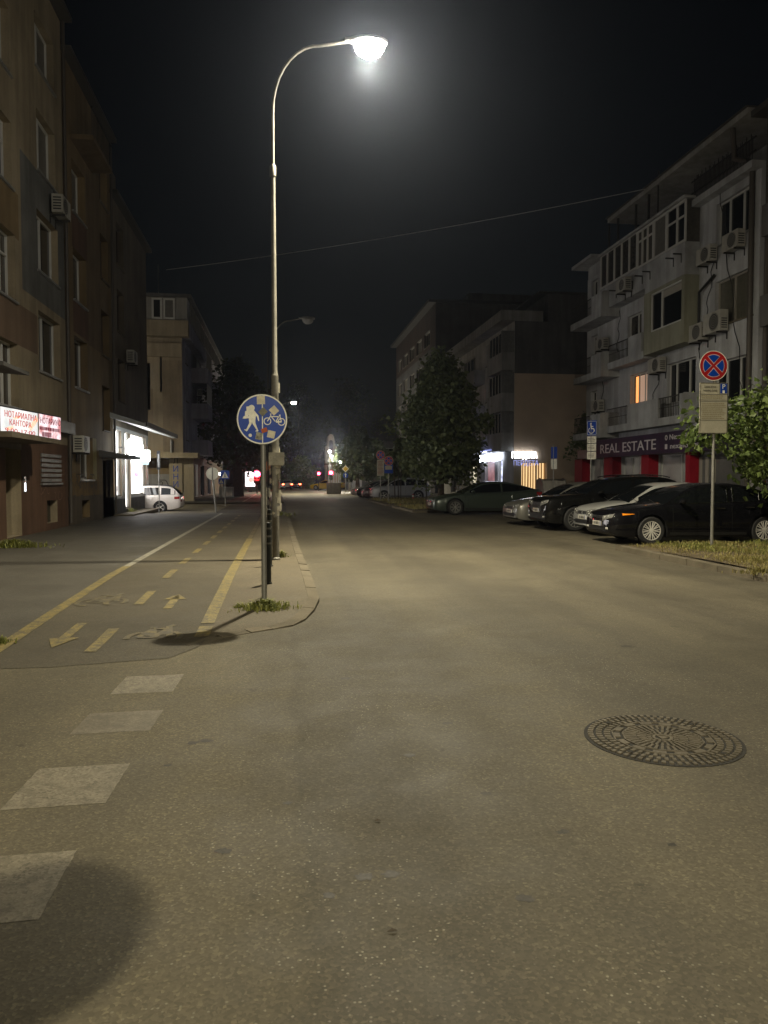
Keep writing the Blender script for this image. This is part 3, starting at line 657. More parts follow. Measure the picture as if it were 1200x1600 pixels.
# globe lamps and lit boards round the crossroads, far away
M['globe']=lit('white globe lamp',(1,.95,.85),9); M['cyan']=lit('cyan lit sign',(.35,.95,1),9)
for px,py,pb,Y,r,lab in((515,705.5,764,100,.2,'lit globe lamp on a tall post in front of the pale gable tower'),(518,713,760,118,.135,'small lit lamp just below and right of the gable tower globe'),(532,722,764,92,.14,'lit globe lamp beside the cyan lit sign'),(545.5,725,766,98,.14,'lit globe lamp right of the yellow diamond sign'),(547.5,701,762,108,.11,'small high lamp beside the dark corner building on the right'),(341.5,756,0,0,0,'')):
    if not lab: continue
    c=on_y(px,py,Y); t=empty('globe_lamp',(c.x,Y,0),label=lab,cat='street lamp'); p=MB(); p.tube([(0,0,0),(0,0,c.z-r*.8)],[.07,.045],8); p.build('pole',M['polegrey'],t)
    g=MB(); g.lathe([(r*sin(pi*i/8)+.0005,-r*cos(pi*i/8)) for i in range(9)],14,Matrix.Translation((0,0,c.z))); g.build('lamp_globe',M['globe'],t,smooth=True)
    if r>.13:
        l=bpy.data.lights.new('globe_lamp_light','POINT'); l.energy=1100; l.color=(1,.93,.75); l.shadow_soft_size=.2; o=bpy.data.objects.new('globe_lamp_light',l); COL.objects.link(o); o.location=(c.x,Y-.35,c.z)
c=on_y(530,729,91.7); t=empty('lit_sign',(c.x,91.7,0),label='narrow cyan lit sign standing beside a globe lamp at the crossroads',cat='lit sign'); b=MB(); b.box(-.09,-.06,c.z-.45,.09,.06,c.z+.45); b.build('lit_face',M['cyan'],t); b=MB(); b.tube([(0,0,0),(0,0,c.z-.45)],.05,8); b.build('post',M['steel'],t)
c=on_y(344,740.5,72); t=empty('globe_lamp',(c.x,72,0),label='lit lamp behind the pedestrian crossing signs on the left',cat='street lamp'); p=MB(); p.tube([(0,0,0),(0,0,c.z-.1)],[.07,.05],8); p.build('pole',M['polegrey'],t); g=MB(); g.lathe([(.17*sin(pi*i/8)+.0005,-.13*cos(pi*i/8)) for i in range(9)],14,Matrix.Translation((0,0,c.z))); g.build('lamp_globe',M['globe'],t,smooth=True)
# lit advertising column, far end of the cycle lane
c=on_y(391,752,88); t=empty('advertising_display',(c.x,88,0),label='white lit advertising display beside the red light at the end of the cycle lane',cat='lit display')
b=MB(); b.box(-.62,-.12,.35,.62,.12,2.5); b.build('case',M['dark_metal'],t); b=MB(); b.box(-.55,-.14,.75,.55,-.122,2.42); b.build('lit_panel',lit('display panel',(1,.82,.88),1.6),t); b=MB(); b.lathe([(.001,.006),(.3,.004),(.3,0)],20,Matrix.Translation((.1,-.14,1.5))@Matrix.Rotation(R(90),4,'X')); b.build('printed_motif',lit('display motif',(1,.4,.5),.4),t); b=MB(); b.box(-.2,-.1,0,.2,.1,.35); b.build('foot',M['dark_metal'],t)
# grey cabinet, red marker post, waste container
c=on_z(521.5,772); t=empty('utility_cabinet',(c.x,c.y,0),label='grey street cabinet in front of the yellow taxi, far right of the road',cat='cabinet'); b=MB(); b.box(-.75,-.3,.08,.75,.3,1.15); b.build('case',mottled('cabinet grey',(.2,.19,.16),.2,5,.6,30),t); b=MB(); b.box(-.8,-.34,1.15,.8,.34,1.2); b.build('lid',M['steel'],t); b=MB(); b.box(-.72,-.27,0,.72,.27,.08); b.build('foot',M['kerb'],t)
b=MB()
for x in(-.73,.02): b.box(x+.03,-.312,.14,x+.68,-.301,1.1)
b.build('door',mottled('cabinet door',(.23,.22,.19),.2,5,.6,30),t)
c=on_y(645.5,786,52); t=empty('marker_post',(c.x,52,.1),label='short red and white marker post on the verge in front of the silver compact SUV',cat='marker post'); b=MB(); b.lathe([(.07,0),(.07,.45),(.001,.47)],12); b.build('post',M['s_red'],t); b=MB(); b.lathe([(.072,.25),(.072,.36)],12,close=False); b.build('white_band',M['s_white'],t)
c=on_y(861,775,37.5); t=empty('waste_container',(c.x,37.5,.1),label='grey rounded waste container behind the grey car, in front of the curtain shop',cat='waste container')
b=MB(); W=.62; sec=[(-.5,.15),(-.52,.8),(-.5,1.15),(-.36,1.38),(0,1.47),(.36,1.38),(.5,1.15),(.52,.8),(.5,.15)]
b.add([(x,y,z) for x in(-W,W) for y,z in sec],[(i,i+1,9+i+1,9+i) for i in range(8)]+[tuple(range(8,-1,-1)),tuple(range(9,18)),(0,9,17,8)]); b.build('bin_body',mottled('bin grey plastic',(.48,.46,.42),.2,4,.55,30),t,smooth=True,angle=30)
for x in(-W-.01,W-.03):
    b=MB(); b.add([(xx,y*1.06,.15+(z-.15)*1.04) for xx in(x,x+.04) for y,z in sec],[(i,i+1,9+i+1,9+i) for i in range(8)]+[tuple(range(8,-1,-1)),tuple(range(9,18)),(0,9,17,8)]); b.build('end_rim',M['steel'],t)
b=MB(); b.box(-.3,-.53,.7,.3,-.521,.95); b.build('label_plate',M['s_white'],t)
for x in(-.5,.5):
    for y in(-.38,.38):
        b=MB(); b.lathe([(.075,-.02),(.075,.02)],12,Matrix.Translation((x,y,.075))@Matrix.Rotation(R(90),4,'X')); b.build('wheel',M['black'],t)
# overhead cable
A=on_x(1020,293,15.7); B=V((-6.55,46,13.6)); pts=[]
for i in range(41):
    k=i/40; q=A.lerp(B,k); pts.append((q.x,q.y,q.z-4*.25*k*(1-k)))
b=MB(); b.tube(pts,.015,6); tag(b.build('overhead_cable',plain('cable grey',(.3,.3,.3),.5)),'thin overhead cable slung across the street from roof to roof','cable')
# ================================================================ BUILDINGS
PR=random.Random(17)
M['pane_lace']=mottled('window with dark curtain',(.05,.045,.04),.4,9,.2,25,True,0); M['pane_blind']=mottled('window with lowered blind',(.14,.135,.12),.2,5,.35,25,False,0)
class Facade:
    """a wall plane: u runs along it, w is height, n points out of the wall"""
    def __init__(s, o, d, n): s.o=V(o); s.d=V(d); s.n=V(n)
    def p(s,u,z,out=0.0): q=s.o+s.d*u+s.n*out; return V((q.x,q.y,z))
    def cuboid(s,mb,u0,u1,z0,z1,o0,o1,mi=0):
        c=[s.p(u,z,o) for z in(z0,z1) for o in(o0,o1) for u in(u0,u1)]
        return mb.add(c,[(0,1,3,2),(4,6,7,5),(0,4,5,1),(2,3,7,6),(0,2,6,4),(1,5,7,3)],mi)
    def wall(s,mb,u0,u1,z0,z1,openings=(),zones=(),depth=.2,mi=0,reveal=None):
        us={u0,u1};zs={z0,z1}
        for o in list(openings)+[z[:4] for z in zones]:
            us.update((min(max(o[0],u0),u1),min(max(o[1],u0),u1))); zs.update((min(max(o[2],z0),z1),min(max(o[3],z0),z1)))
        us=sorted(us);zs=sorted(zs); ins=lambda r,u,z:r[0]<u<r[1] and r[2]<z<r[3]
        for a,b in zip(us,us[1:]):
            for c,d in zip(zs,zs[1:]):
                u,z=(a+b)/2,(c+d)/2
                if any(ins(o,u,z) for o in openings): continue
                m=mi
                for zn in zones:
                    if ins(zn,u,z): m=zn[4]
                mb.quad(s.p(a,c),s.p(b,c),s.p(b,d),s.p(a,d),m)
        for o in openings:
            a,b,c,d=o[:4]; m=mi if reveal is None else reveal
            dp=o[4] if len(o)>4 else depth
            for P,Q in(((a,c),(b,c)),((b,c),(b,d)),((b,d),(a,d)),((a,d),(a,c))): mb.quad(s.p(*P),s.p(*Q),s.p(*Q,-dp),s.p(*P,-dp),m)
    def window(s,par,u0,u1,z0,z1,mulls=(.5,),depth=.2,mat='pvc',pane=None,w=.055,trans=None,name='window',label=None,sill=True,back=True):
        f=MB(); a,b=-depth+.0,-depth+.06
        if pane is None: pane=PR.choice(('pane','pane','pane','pane_curtain','pane_lace','pane_blind'))
        s.cuboid(f,u0,u0+w,z0,z1,a,b);s.cuboid(f,u1-w,u1,z0,z1,a,b);s.cuboid(f,u0+w,u1-w,z0,z0+w,a,b);s.cuboid(f,u0+w,u1-w,z1-w,z1,a,b)
        for k in mulls: c=u0+(u1-u0)*k; s.cuboid(f,c-w*.6,c+w*.6,z0+w,z1-w,a,b+.004)
        if trans is not None:
            c=z0+(z1-z0)*trans; s.cuboid(f,u0+w,u1-w,c-w*.45,c+w*.45,a,b-.004)
        o=f.build(name,M[mat],par,world=True)
        if label: o['label']=label
        g=MB(); s.cuboid(g,u0+w*.5,u1-w*.5,z0+w*.5,z1-w*.5,a-.02,a+.012); g.build('pane',M[pane],o,world=True)
        if sill:
            q=MB(); s.cuboid(q,u0-.05,u1+.05,z0-.06,z0-.002,-depth+.07,.06); q.build('sill',M['kerb'] if mat!='pvc' else M['s_back'],o,world=True)
        return o
def shell(mb,x0,y0,x1,y1,z0,z1,skip=(),mi=0,top=True):
    if 'x0' not in skip: mb.quad((x0,y1,z0),(x0,y0,z0),(x0,y0,z1),(x0,y1,z1),mi)
    if 'x1' not in skip: mb.quad((x1,y0,z0),(x1,y1,z0),(x1,y1,z1),(x1,y0,z1),mi)
    if 'y0' not in skip: mb.quad((x0,y0,z0),(x1,y0,z0),(x1,y0,z1),(x0,y0,z1),mi)
    if 'y1' not in skip: mb.quad((x1,y1,z0),(x0,y1,z0),(x0,y1,z1),(x1,y1,z1),mi)
    if top: mb.quad((x0,y0,z1),(x1,y0,z1),(x1,y1,z1),(x0,y1,z1),mi)
M['beige']=mottled('beige render',(.3,.25,.17),.3,.6)
M['redbrown']=mottled('red brown render',(.125,.07,.044),.3,.7)
M['bluegrey']=mottled('blue grey render panel',(.15,.152,.145),.35,.7)
M['ochre']=mottled('ochre render',(.2,.145,.075),.3,.6)
M['ochre2']=mottled('darker ochre render',(.16,.115,.065),.3,.7)
M['greybrown']=mottled('grey brown plinth',(.11,.088,.062),.35,.9)
M['darkbrown']=mottled('dark taupe render',(.15,.125,.092),.3,.6)
M['tan']=mottled('tan render',(.34,.285,.2),.3,.5)
M['lav']=mottled('lavender grey render',(.36,.35,.4),.25,.5)
M['cream']=mottled('cream render',(.34,.29,.2),.25,.6)
M['offwhite']=mottled('off white render',(.47,.48,.5),.3,.6)
M['offwhite2']=mottled('grey white balcony concrete',(.41,.42,.43),.3,.8)
M['greygreen']=mottled('grey green panel',(.3,.3,.23),.2,.8)
M['greyren']=mottled('grey render',(.3,.295,.28),.3,.5)
M['darkgrey']=mottled('dark grey render',(.11,.108,.105),.3,.6)
M['tanwall']=mottled('sand brown end wall',(.47,.37,.27),.18,.35,.85,30,False)
M['roofdark']=plain('roof edge dark',(.045,.042,.038),.7)
M['doordark']=plain('dark metal door',(.02,.018,.016),.45,.3)
M['sheetgrey']=mottled('corrugated sheet',(.2,.2,.19),.25,3,.5,20,True,.02,.3)
def yat(px,X): return on_x(px,700,X).y
XL=-6.6
LF=Facade((XL,0,0),(0,1,0),(1,0,0))       # left facades, u = world y
def lw(px0,px1,z0,z1): return (yat(px0,XL),yat(px1,XL),z0,z1)
def blk(name,loc,label): return empty(name,loc,label=label,cat='building')
# ---- left block 1: beige stair-tower house with the notary entrance
y0,y1=10.0,yat(105.5,XL); B=blk('apartment_block',(XL-5,(y0+y1)/2,0),'beige and red brown apartment block at the left edge with the lit notary sign')
stair=[(18.75,yat(31,XL),3.35,4.95),(18.75,yat(30,XL),6.0,7.65),(18.75,yat(27,XL),8.75,10.35),(18.75,yat(27,XL),11.5,13.1)]
flat=[(yat(64,XL),yat(97,XL),4.55,6.2),(yat(64,XL),yat(96,XL),7.3,8.95),(yat(66,XL),yat(94,XL),10.05,11.7),(yat(66,XL),yat(94,XL),12.85,14.3)]
early=[(14.2,16.0,z,z+1.6) for z in(1.8,4.55,7.3,10.05,12.85)]
cellar=(yat(72,XL),yat(88,XL),.3,.95); door=(yat(8,XL),yat(43,XL)-.55,.12,2.45,.9)
vent=(yat(63,XL),yat(94,XL),1.45,2.3)
w=MB(); zn=[(y0,y1,0,2.6,1),(18.2,yat(62,XL),4.95,6.0,4),(yat(40,XL),y1,6.45,10.0,2),(18.2,yat(36,XL),7.6,8.75,3)]
LF.wall(w,y0,y1,0,15.4,stair+flat+early+[cellar,door],zn,.25); shell(w,XL-10,y0,XL,y1,0,15.4,('x1',))
w.build('wall',[M['beige'],M['redbrown'],M['bluegrey'],M['ochre'],mottled('brown render band',(.18,.125,.085),.3,.7)],B,world=True)
for o in stair: LF.window(B,*o,mulls=(.35,.7),depth=.25,trans=.68)
for o in flat: LF.window(B,*o,mulls=(.45,),depth=.25)
for o in early: LF.window(B,*o,mulls=(.5,),depth=.25)
r=MB(); LF.cuboid(r,y0,y1+.0,15.4,15.55,-10.2,.35); r.build('roof_cornice',M['roofdark'],B,world=True)
d=MB(); LF.cuboid(d,door[0],door[1],.1,2.45,-.9,-.84); dd=d.build('entrance_door',M['doordark'],B,world=True)
g=MB()
for k in range(6):
    u=door[0]+.1+(door[1]-door[0]-.2)*k/5; LF.cuboid(g,u-.012,u+.012,.95,2.1,-.83,-.81)
for z in(.95,1.5,2.1): LF.cuboid(g,door[0]+.1,door[1]-.1,z-.012,z+.012,-.829,-.812)
g.build('door_grille',M['sheetgrey'],dd,world=True)
i=MB(); LF.cuboid(i,door[1]+.14,door[1]+.3,1.22,1.62,-.005,.03); io=i.build('intercom',plain('intercom steel',(.4,.4,.4),.3,.7),B,world=True); i=MB(); LF.cuboid(i,door[1]+.19,door[1]+.25,1.24,1.46,.031,.036); i.build('lit_button',lit('intercom light',(.85,.92,1),5),io,world=True)
c=MB(); LF.cuboid(c,cellar[0],cellar[1],cellar[2],cellar[3],-.25,-.2); c.build('cellar_window',M['pane'],B,world=True)
c=MB()
for k in range(6): LF.cuboid(c,vent[0],vent[1],vent[2]+.03+k*.14,vent[2]+.12+k*.14,.0,.03)
LF.cuboid(c,vent[0]-.05,vent[1]+.05,vent[2]-.06,vent[2],-.01,.06); c.build('shutter_box',M['sheetgrey'],B,world=True)
c=MB(); u0,u1=17.0,on_x(92,690,-5.6).y; LF.cuboid(c,u0,u1,2.44,2.56,-.02,1.0); LF.cuboid(c,u0,u1,2.3,2.44,-.02,.1); c.build('entrance_canopy',M['darkbrown'],B,world=True)
c=MB(); c.add([LF.p(u,z,o) for u in(16.6,on_x(46,592,-5.6).y) for z,o in((4.05,0),(3.95,1.0),(3.87,1.0),(3.95,0))],[(0,1,2,3)[::-1],(4,5,6,7),(0,4,5,1)[::-1],(1,5,6,2)[::-1],(2,6,7,3)[::-1],(3,7,4,0)[::-1]]); c.build('awning',M['darkgrey'],B,world=True)
c=MB(); LF.cuboid(c,yat(66,XL),yat(80,XL),2.98,3.4,-.02,.03); LF.cuboid(c,yat(80,XL)+.02,yat(110,XL),2.95,3.3,-.02,.16); c.build('roller_shutter_box',M['sheetgrey'],B,world=True)
gf=MB(); random.seed(12)
def scrawl(mb,F,u0,u1,z0,z1,n,wd,out=.004):
    for k in range(n):
        u=u0+(u1-u0)*(k+.5)/n; z=(z0+z1)/2; a=random.uniform(0,6.28); P=[]
        tw=random.uniform(-.5,.5)
        for j in range(34):
            P.append((min(max(u,u0),u1),min(max(z,z0),z1))); tw=tw*.85+random.uniform(-.28,.3); a+=tw; L=.075*(z1-z0); u+=L*cos(a)*.9; z+=L*sin(a)
        for (a0,b0),(a1,b1) in zip(P,P[1:]):
            p=F.p(a0,b0,out);q=F.p(a1,b1,out)
            if (q-p).length<.004: continue
            t=(q-p).normalized(); nn=t.cross(F.n)*wd/2; mb.quad(p-nn,q-nn,q+nn,p+nn)
scrawl(gf,LF,yat(62,XL),yat(96,XL),.95,1.4,4,.018); gf.build('graffiti',plain('pale graffiti paint',(.19,.1,.07),.7),B,world=True)
p=MB(); p.tube([LF.p(y1-.05,z,.09) for z in(.2,3,6,9,12,15.4)],.05,8); p.build('rain_pipe',M['pipe'],B,world=True)
# ---- left block 2: ochre patchwork
y0,y1=yat(105.5,XL),yat(177,XL); B=blk('apartment_block',(XL-5,(y0+y1)/2,0),'ochre brown apartment block with graffiti and one pale window surround, second on the left')
col1=[(yat(119,XL),yat(139,XL),z,z+1.65) for z in(4.55,7.35,10.15)]; col2=[(yat(161,XL),yat(173,XL),z,z+1.65) for z in(3.4,6.2,9.0,11.8)]
low=(yat(125,XL),yat(145,XL),1.55,3.0); dr=(yat(160,XL),yat(182,XL)-.3,.1,2.3,.5); cel=(yat(127,XL),yat(139,XL),.25,.85)
w=MB(); zn=[(y0,y1,0,1.0,1),(y0,yat(154,XL),1.0,1.75,2),(yat(141,XL),yat(160,XL),6.2,12,3),(yat(118,XL),yat(141,XL),9,10.1,4),(yat(118,XL),yat(141,XL),6.3,7.3,4),(low[0]-.02,low[1]+.55,low[2]-.0,low[3]+.0,5)]
LF.wall(w,y0,y1,0,14.6,col1+col2+[low,dr,cel],zn,.3); shell(w,XL-10,y0,XL,y1,0,14.6,('x1',)); w.build('wall',[M['ochre'],M['greybrown'],mottled('orange ochre render',(.2,.13,.05),.3,.7),M['ochre2'],M['redbrown'],mottled('pale yellow render',(.36,.31,.14),.15,.7)],B,world=True)
for o in col1: LF.window(B,*o,mulls=(.5,),depth=.3)
for o in col2: LF.window(B,*o,mulls=(),depth=.3,mat='wood_old',pane='pane')
LF.window(B,*low,mulls=(.5,),depth=.28,pane='pane_curtain')
c=MB(); LF.cuboid(c,*cel,-.3,-.25); c.build('cellar_window',M['pane'],B,world=True)
c=MB(); LF.cuboid(c,dr[0],dr[1],.1,2.3,-.5,-.44); c.build('door',M['doordark'],B,world=True)
c=MB(); c.add([LF.p(u,z,o) for u in(yat(154,XL),yat(186,XL)) for z,o in((2.62,0),(2.45,1.0),(2.32,1.0),(2.38,0))],[(0,1,2,3)[::-1],(4,5,6,7),(0,4,5,1)[::-1],(1,5,6,2)[::-1],(2,6,7,3)[::-1],(3,7,4,0)[::-1]]); c.build('door_canopy',M['darkgrey'],B,world=True)
c=MB(); LF.cuboid(c,yat(118,XL),yat(150,XL),12.35,12.5,-.05,.7); b=c.build('balcony',M['ochre2'],B,world=True)
c=MB()
for k in range(16):
    u=yat(118,XL)+(yat(150,XL)-yat(118,XL))*k/15; LF.cuboid(c,u-.01,u+.01,12.5,13.35,.66,.68)
LF.cuboid(c,yat(118,XL),yat(150,XL),13.35,13.4,.65,.69); c.build('railing',M['rail'],b,world=True)
r=MB(); LF.cuboid(r,y0,y1,14.6,14.75,-10.2,.3); r.build('roof_cornice',M['roofdark'],B,world=True)
gf=MB(); random.seed(4); scrawl(gf,LF,y0+.3,yat(152,XL),1.02,1.72,12,.03); gf.build('graffiti',plain('black spray paint',(.03,.024,.018),.7),B,world=True)
p=MB(); p.tube([LF.p(y1-.06,z,.08) for z in(.2,3,6,9,12,14.4)],.045,8); p.build('rain_pipe',M['pipe'],B,world=True)
# ---- left block 3: taupe block with the bright shop
y0,y1=yat(177,XL),yat(231.5,XL); B=blk('apartment_block',(XL-5,(y0+y1)/2,0),'dark taupe apartment block above the bright white shop, third on the left')
c1=[(yat(186,XL),yat(197,XL),z,z+1.7) for z in(4.8,7.6,10.3)]
s0,s1=31.35,y1-.62; fronts=[(s0,s0+.55,.85,3.55),(s0+.7,s0+1.75,.85,3.55),(s0+2.5,s0+3.6,.3,3.55),(s0+3.75,s1-.05,.85,3.55)]
w=MB(); LF.wall(w,y0,y1,0,12.7,c1+fronts,[(s0-.1,y1,.0,.75,1),(s0-.1,y1,.75,3.7,2)],.25); shell(w,XL-10,y0,XL,y1,0,12.7,('x1',)); w.build('wall',[M['darkbrown'],M['darkgrey'],plain('shop frame grey',(.2,.22,.22),.4,.4)],B,world=True)
for o in c1: LF.window(B,*o,mulls=(.5,),depth=.25,mat='wood_old')
def glow_tex(name,c1,c2,scale,s,stops=(.35,.6),stretch=(1,1,1)):
    m,nt,b=_new(name); n=noise(nt,pos(nt,stretch),scale,5,.6); col=ramp(nt,n,[(stops[0],c1),(stops[1],c2)]); nt.links.new(col,b.inputs['Emission Color']); b.inputs['Emission Strength'].default_value=s; b.inputs['Base Color'].default_value=(.3,.3,.3,1); b.inputs['Roughness'].default_value=.25; return m
M['shopglow']=glow_tex('lit shop window with goods',(.1,.06,.06),(1,.95,.9),3.4,6,(.34,.5),(1,1.8,.6)); M['shopfascia']=lit('shop fascia light',(1,1,.97),7)
for o in fronts:
    f=MB(); a=o; q=.05
    for bx in((a[0],a[0]+q,a[2],a[3]),(a[1]-q,a[1],a[2],a[3]),(a[0]+q,a[1]-q,a[2],a[2]+q),(a[0]+q,a[1]-q,2.55,2.63)): LF.cuboid(f,*bx,-.2,-.1)
    ff=f.build('shop_window',M['sheetgrey'],B,world=True); g=MB(); LF.cuboid(g,a[0]+.02,a[1]-.02,a[2]+.02,2.6,-.22,-.19); g.build('pane',M['shopglow'],ff,world=True)
    g=MB(); LF.cuboid(g,a[0]+.02,a[1]-.02,2.62,a[3],-.22,-.185); g.build('fascia_light',M['shopfascia'],ff,world=True)
c=MB(); c.add([LF.p(u,z,o) for u in(s0-.35,y1+.25) for z,o in((4.15,0),(3.72,1.35),(3.58,1.35),(3.95,0))],[(0,1,2,3)[::-1],(4,5,6,7),(0,4,5,1)[::-1],(1,5,6,2)[::-1],(2,6,7,3)[::-1],(3,7,4,0)[::-1]],0); c.build('shop_canopy',[plain('canopy sheet',(.35,.37,.37),.5)],B,world=True)
c=MB(); LF.cuboid(c,s0-.4,y1+.3,3.62,3.8,1.352,1.4); c.build('canopy_fascia',M['roofdark'],B,world=True)
c=MB(); LF.cuboid(c,s0,s1,.0,.16,.02,.75); c.build('shop_step',M['kerb'],B,world=True)
r=MB(); LF.cuboid(r,y0,y1,12.7,12.85,-10.2,.3); r.build('roof_cornice',M['roofdark'],B,world=True)
c=MB(); LF.cuboid(c,y0+.05,y0+1.9,12.85,14.0,-3.5,-.15); c.build('roof_hut',M['darkbrown'],B,world=True)
# shop signs: round and square light boxes hung over the pavement
c0=on_x(218.5,699,-5.75); t=empty('shop_sign',(-6.58,c0.y,c0.z),label='round white lit shop sign projecting under the canopy',cat='shop sign'); b=MB(); b.lathe([(.001,-.09),(.37,-.08),(.4,-.06),(.4,.06),(.37,.08),(.001,.09)],32,Matrix.Translation((.62,0,0))@Matrix.Rotation(R(52),4,'Z')@Matrix.Rotation(R(90),4,'X')); b.build('lit_disc',lit('round light box',(1,1,1),9),t,smooth=True,angle=30); b=MB(); b.tube([(0,0,0),(.14,0,0)],.025,8); b.build('bracket',M['dark_metal'],t)
c0=on_x(233,712,-5.3); t=empty('shop_sign',(-6.58,c0.y,c0.z),label='square white lit shop sign beside the round one, nearest the street corner',cat='shop sign'); b=MB(); b.box(.78,-.08,-.22,1.3,.08,.22); b.build('lit_box',lit('square light box',(.93,1,1),7),t); b=MB(); b.tube([(0,0,0),(.75,0,0)],.025,8); b.build('bracket',M['dark_metal'],t); b=MB(); b.box(.9,-.085,-.36,1.25,.085,-.23); b.build('lower_strip',lit('dim strip',(.5,.75,.8),1.2),t)
c0=on_x(214,741,-6.5); t=empty('open_sign',(-6.5,c0.y,c0.z),label='small red lit sign in the window of the white shop',cat='lit sign'); b=MB(); b.box(-.01,-.3,-.07,.03,.3,.07); b.build('lit_letters',lit('red neon',(1,.08,.15),6),t); b=MB(); b.box(-.03,-.34,-.1,-.011,.34,.1); b.build('backing',M['black'],t)
# notary light box
c0=V((-6.0,17.55,2.6)); e=V((-5.6,20.6,2.6)); dN=(e-c0).normalized(); t=empty('notary_sign',(c0.x,c0.y,2.56),label='lit notary office light box with red lettering over the left entrance',cat='lit sign')
nf=frame((0,0,0),dN,(0,0,1)); Ln=(e-c0).length; hN=.56; nrm=V((dN.y,-dN.x,0))
M['box_white']=glow_tex('light box film',(.5,.55,.56),(1,.95,.92),1.1,.95,(.35,.65)); M['box_pink']=glow_tex('light box film pink',(.5,.12,.14),(1,.8,.85),2.4,.95,(.38,.56),(1,1.5,1.5))
def nbox(mb,a,b,z0,z1,o0,o1,mi=0): mb.add([(dN*u)+nrm*o+V((0,0,z)) for z in(z0,z1) for o in(o0,o1) for u in(a,b)],[(0,1,3,2),(4,6,7,5),(0,4,5,1),(2,3,7,6),(0,2,6,4),(1,5,7,3)],mi)
b=MB(); nbox(b,-.03,Ln+.03,-.03,hN+.03,-.16,-.012); b.build('case',M['dark_metal'],t)
sp=Ln*.585
b=MB(); nbox(b,0,sp-.03,0,hN,-.01,.0); p1=b.build('lit_panel',M['box_white'],t); b=MB(); nbox(b,sp+.03,Ln,0,hN,-.01,.0); p2=b.build('lit_panel',M['box_pink'],t)
b=MB(); nbox(b,sp-.03,sp+.03,0,hN,-.01,.004); b.build('divider',M['pvc_old'],t)
red=lit('backlit red letters',(.6,.03,.03),.5,(.3,.02,.02)); pale=lit('backlit pale letters',(1,.85,.7),1.2); dk=lit('backlit dark red print',(.3,.05,.09),.3,(.1,.02,.02))
nm=lambda u,z:frame(dN*u+V((0,0,z))+nrm*.004,dN,(0,0,1))
q=MB(); q.text('НОТАРИАЛНА',.19,nm(sp*.52,hN*.75),0,.002,width=1.55); q.text('КАНТОРА',.18,nm(sp*.5,hN*.44),0,.002,width=1.05); q.text('9:00-17:00',.14,nm(sp*.5,hN*.12),0,.002,width=1.45); q.build('lettering',red,p1)
q=MB(); 
for (a,z,w_,h_,an) in((1.55,.3,.5,.13,.6),(.75,.38,.35,.05,.2),(.4,.12,.3,.07,.2)):
    F2=nm(a,z)@Matrix.Translation((0,0,-.002)); rect(q,F2,0,0,w_,h_,an,0)
q.build('printed_hand',lit('printed motif',(1,.4,.25),.9),p1)
q=MB(); q.text('НОТАРИУС',.2,nm(sp+.03+(Ln-sp)*.5,hN*.72),0,.002,width=1.15); text_rows(q,nm(sp+(Ln-sp)*.5,hN*.4),-.6,.6,-.05,.05,1,.001,0,4,.8); text_rows(q,nm(sp+(Ln-sp)*.45,hN*.15),-.4,.3,-.07,.07,1,.001,0,8,.8); q.build('lettering',dk,p2)
# ---- left block 4: tan end wall and lavender facade
yc=yat(286,XL); ye=yat(347.5,XL); HB=13.75
B=blk('apartment_block',(-12,(yc+ye)/2,0),'tall block with tan end wall and lavender grey balconied front, fourth on the left')
EF=Facade((0,yc,0),(1,0,0),(0,-1,0)); ex=lambda px:on_y(px,700,yc).x
L4=[(yc+1.8,yc+2.3,z,z+1.1) for z in(4.3,7.0,9.6)]+[(yc+2.6,yc+3.0,z,z+1.1) for z in(4.3,7.0,9.6)]
big4=[(yc+9,yc+12.5,z,z+1.7) for z in(4.4,7.1,9.7)]+[(yc+20,yc+26,z,z+1.6) for z in(4.4,7.1,9.7)]
shops=[(yc+3.2,yc+5.0,.2,2.7),(yc+7,yc+9,.2,2.7),(yc+11,yc+14,.2,2.7),(yc+17,yc+20,.2,2.7)]
w=MB(); LF.wall(w,yc,ye,-.3,12.0,L4+big4+shops,[(yc,ye,-.3,3.3,2)],.25); 
slot=[(ex(251),ex(254.5),7.4,9.7,.3),(ex(231)-1.5,ex(236),6.2,9.3,.4)]
EF.wall(w,-22,XL,-.3,12.0,slot,[(-22,ex(240),5.0,7.6,3),(ex(255),XL,3.4,9.5,3)],.3,mi=1); shell(w,-22,yc,XL,ye,-.3,12.0,('x1','y0'))  # darker tan zones: shadow patches painted into the end wall
w.build('wall',[M['lav'],M['tan'],M['greybrown'],mottled('tan render in painted shade',(.26,.21,.145),.25,.8)],B,world=True)
c=MB(); EF.cuboid(c,-22,XL+.5,11.0,12.02,0.0,.75); c.build('parapet_beam',M['tan'],B,world=True)
c=MB(); LF.cuboid(c,yc+.02,ye-1,11.0,12.03,.0,.5); c.build('top_floor_parapet',M['lav'],B,world=True)
c=MB(); EF.cuboid(c,-22,XL+.02,9.7,10.6,0.0,.3); c.build('wall_band',M['tan'],B,world=True)
at=MB(); shell(at,-22,yc-.55,XL+.42,ye-1,12.02,HB-.2,(),0); at.build('attic_wall',M['greyren'],B,world=True)
c=MB(); LF.cuboid(c,yc-.75,ye-.6,HB-.2,HB,-16,.7); c.build('roof_edge',M['darkgrey'],B,world=True)
F2=Facade((0,yc-.55,0),(1,0,0),(0,-1,0))
for a,b_ in((240,256),(258,276)):
    x0,x1=on_y(a,700,yc-.55).x,on_y(b_,700,yc-.55).x; F2.window(B,x0,x1,12.1,HB-.28,mulls=(),depth=-.02,w=.12,sill=False)
F3=Facade((XL+.42,0,0),(0,1,0),(1,0,0))
for k in range(8): F3.window(B,yc+1+k*3.2,yc+3.6+k*3.2,12.15,HB-.3,mulls=(.33,.66),depth=-.02,mat='pvc_old',sill=False)
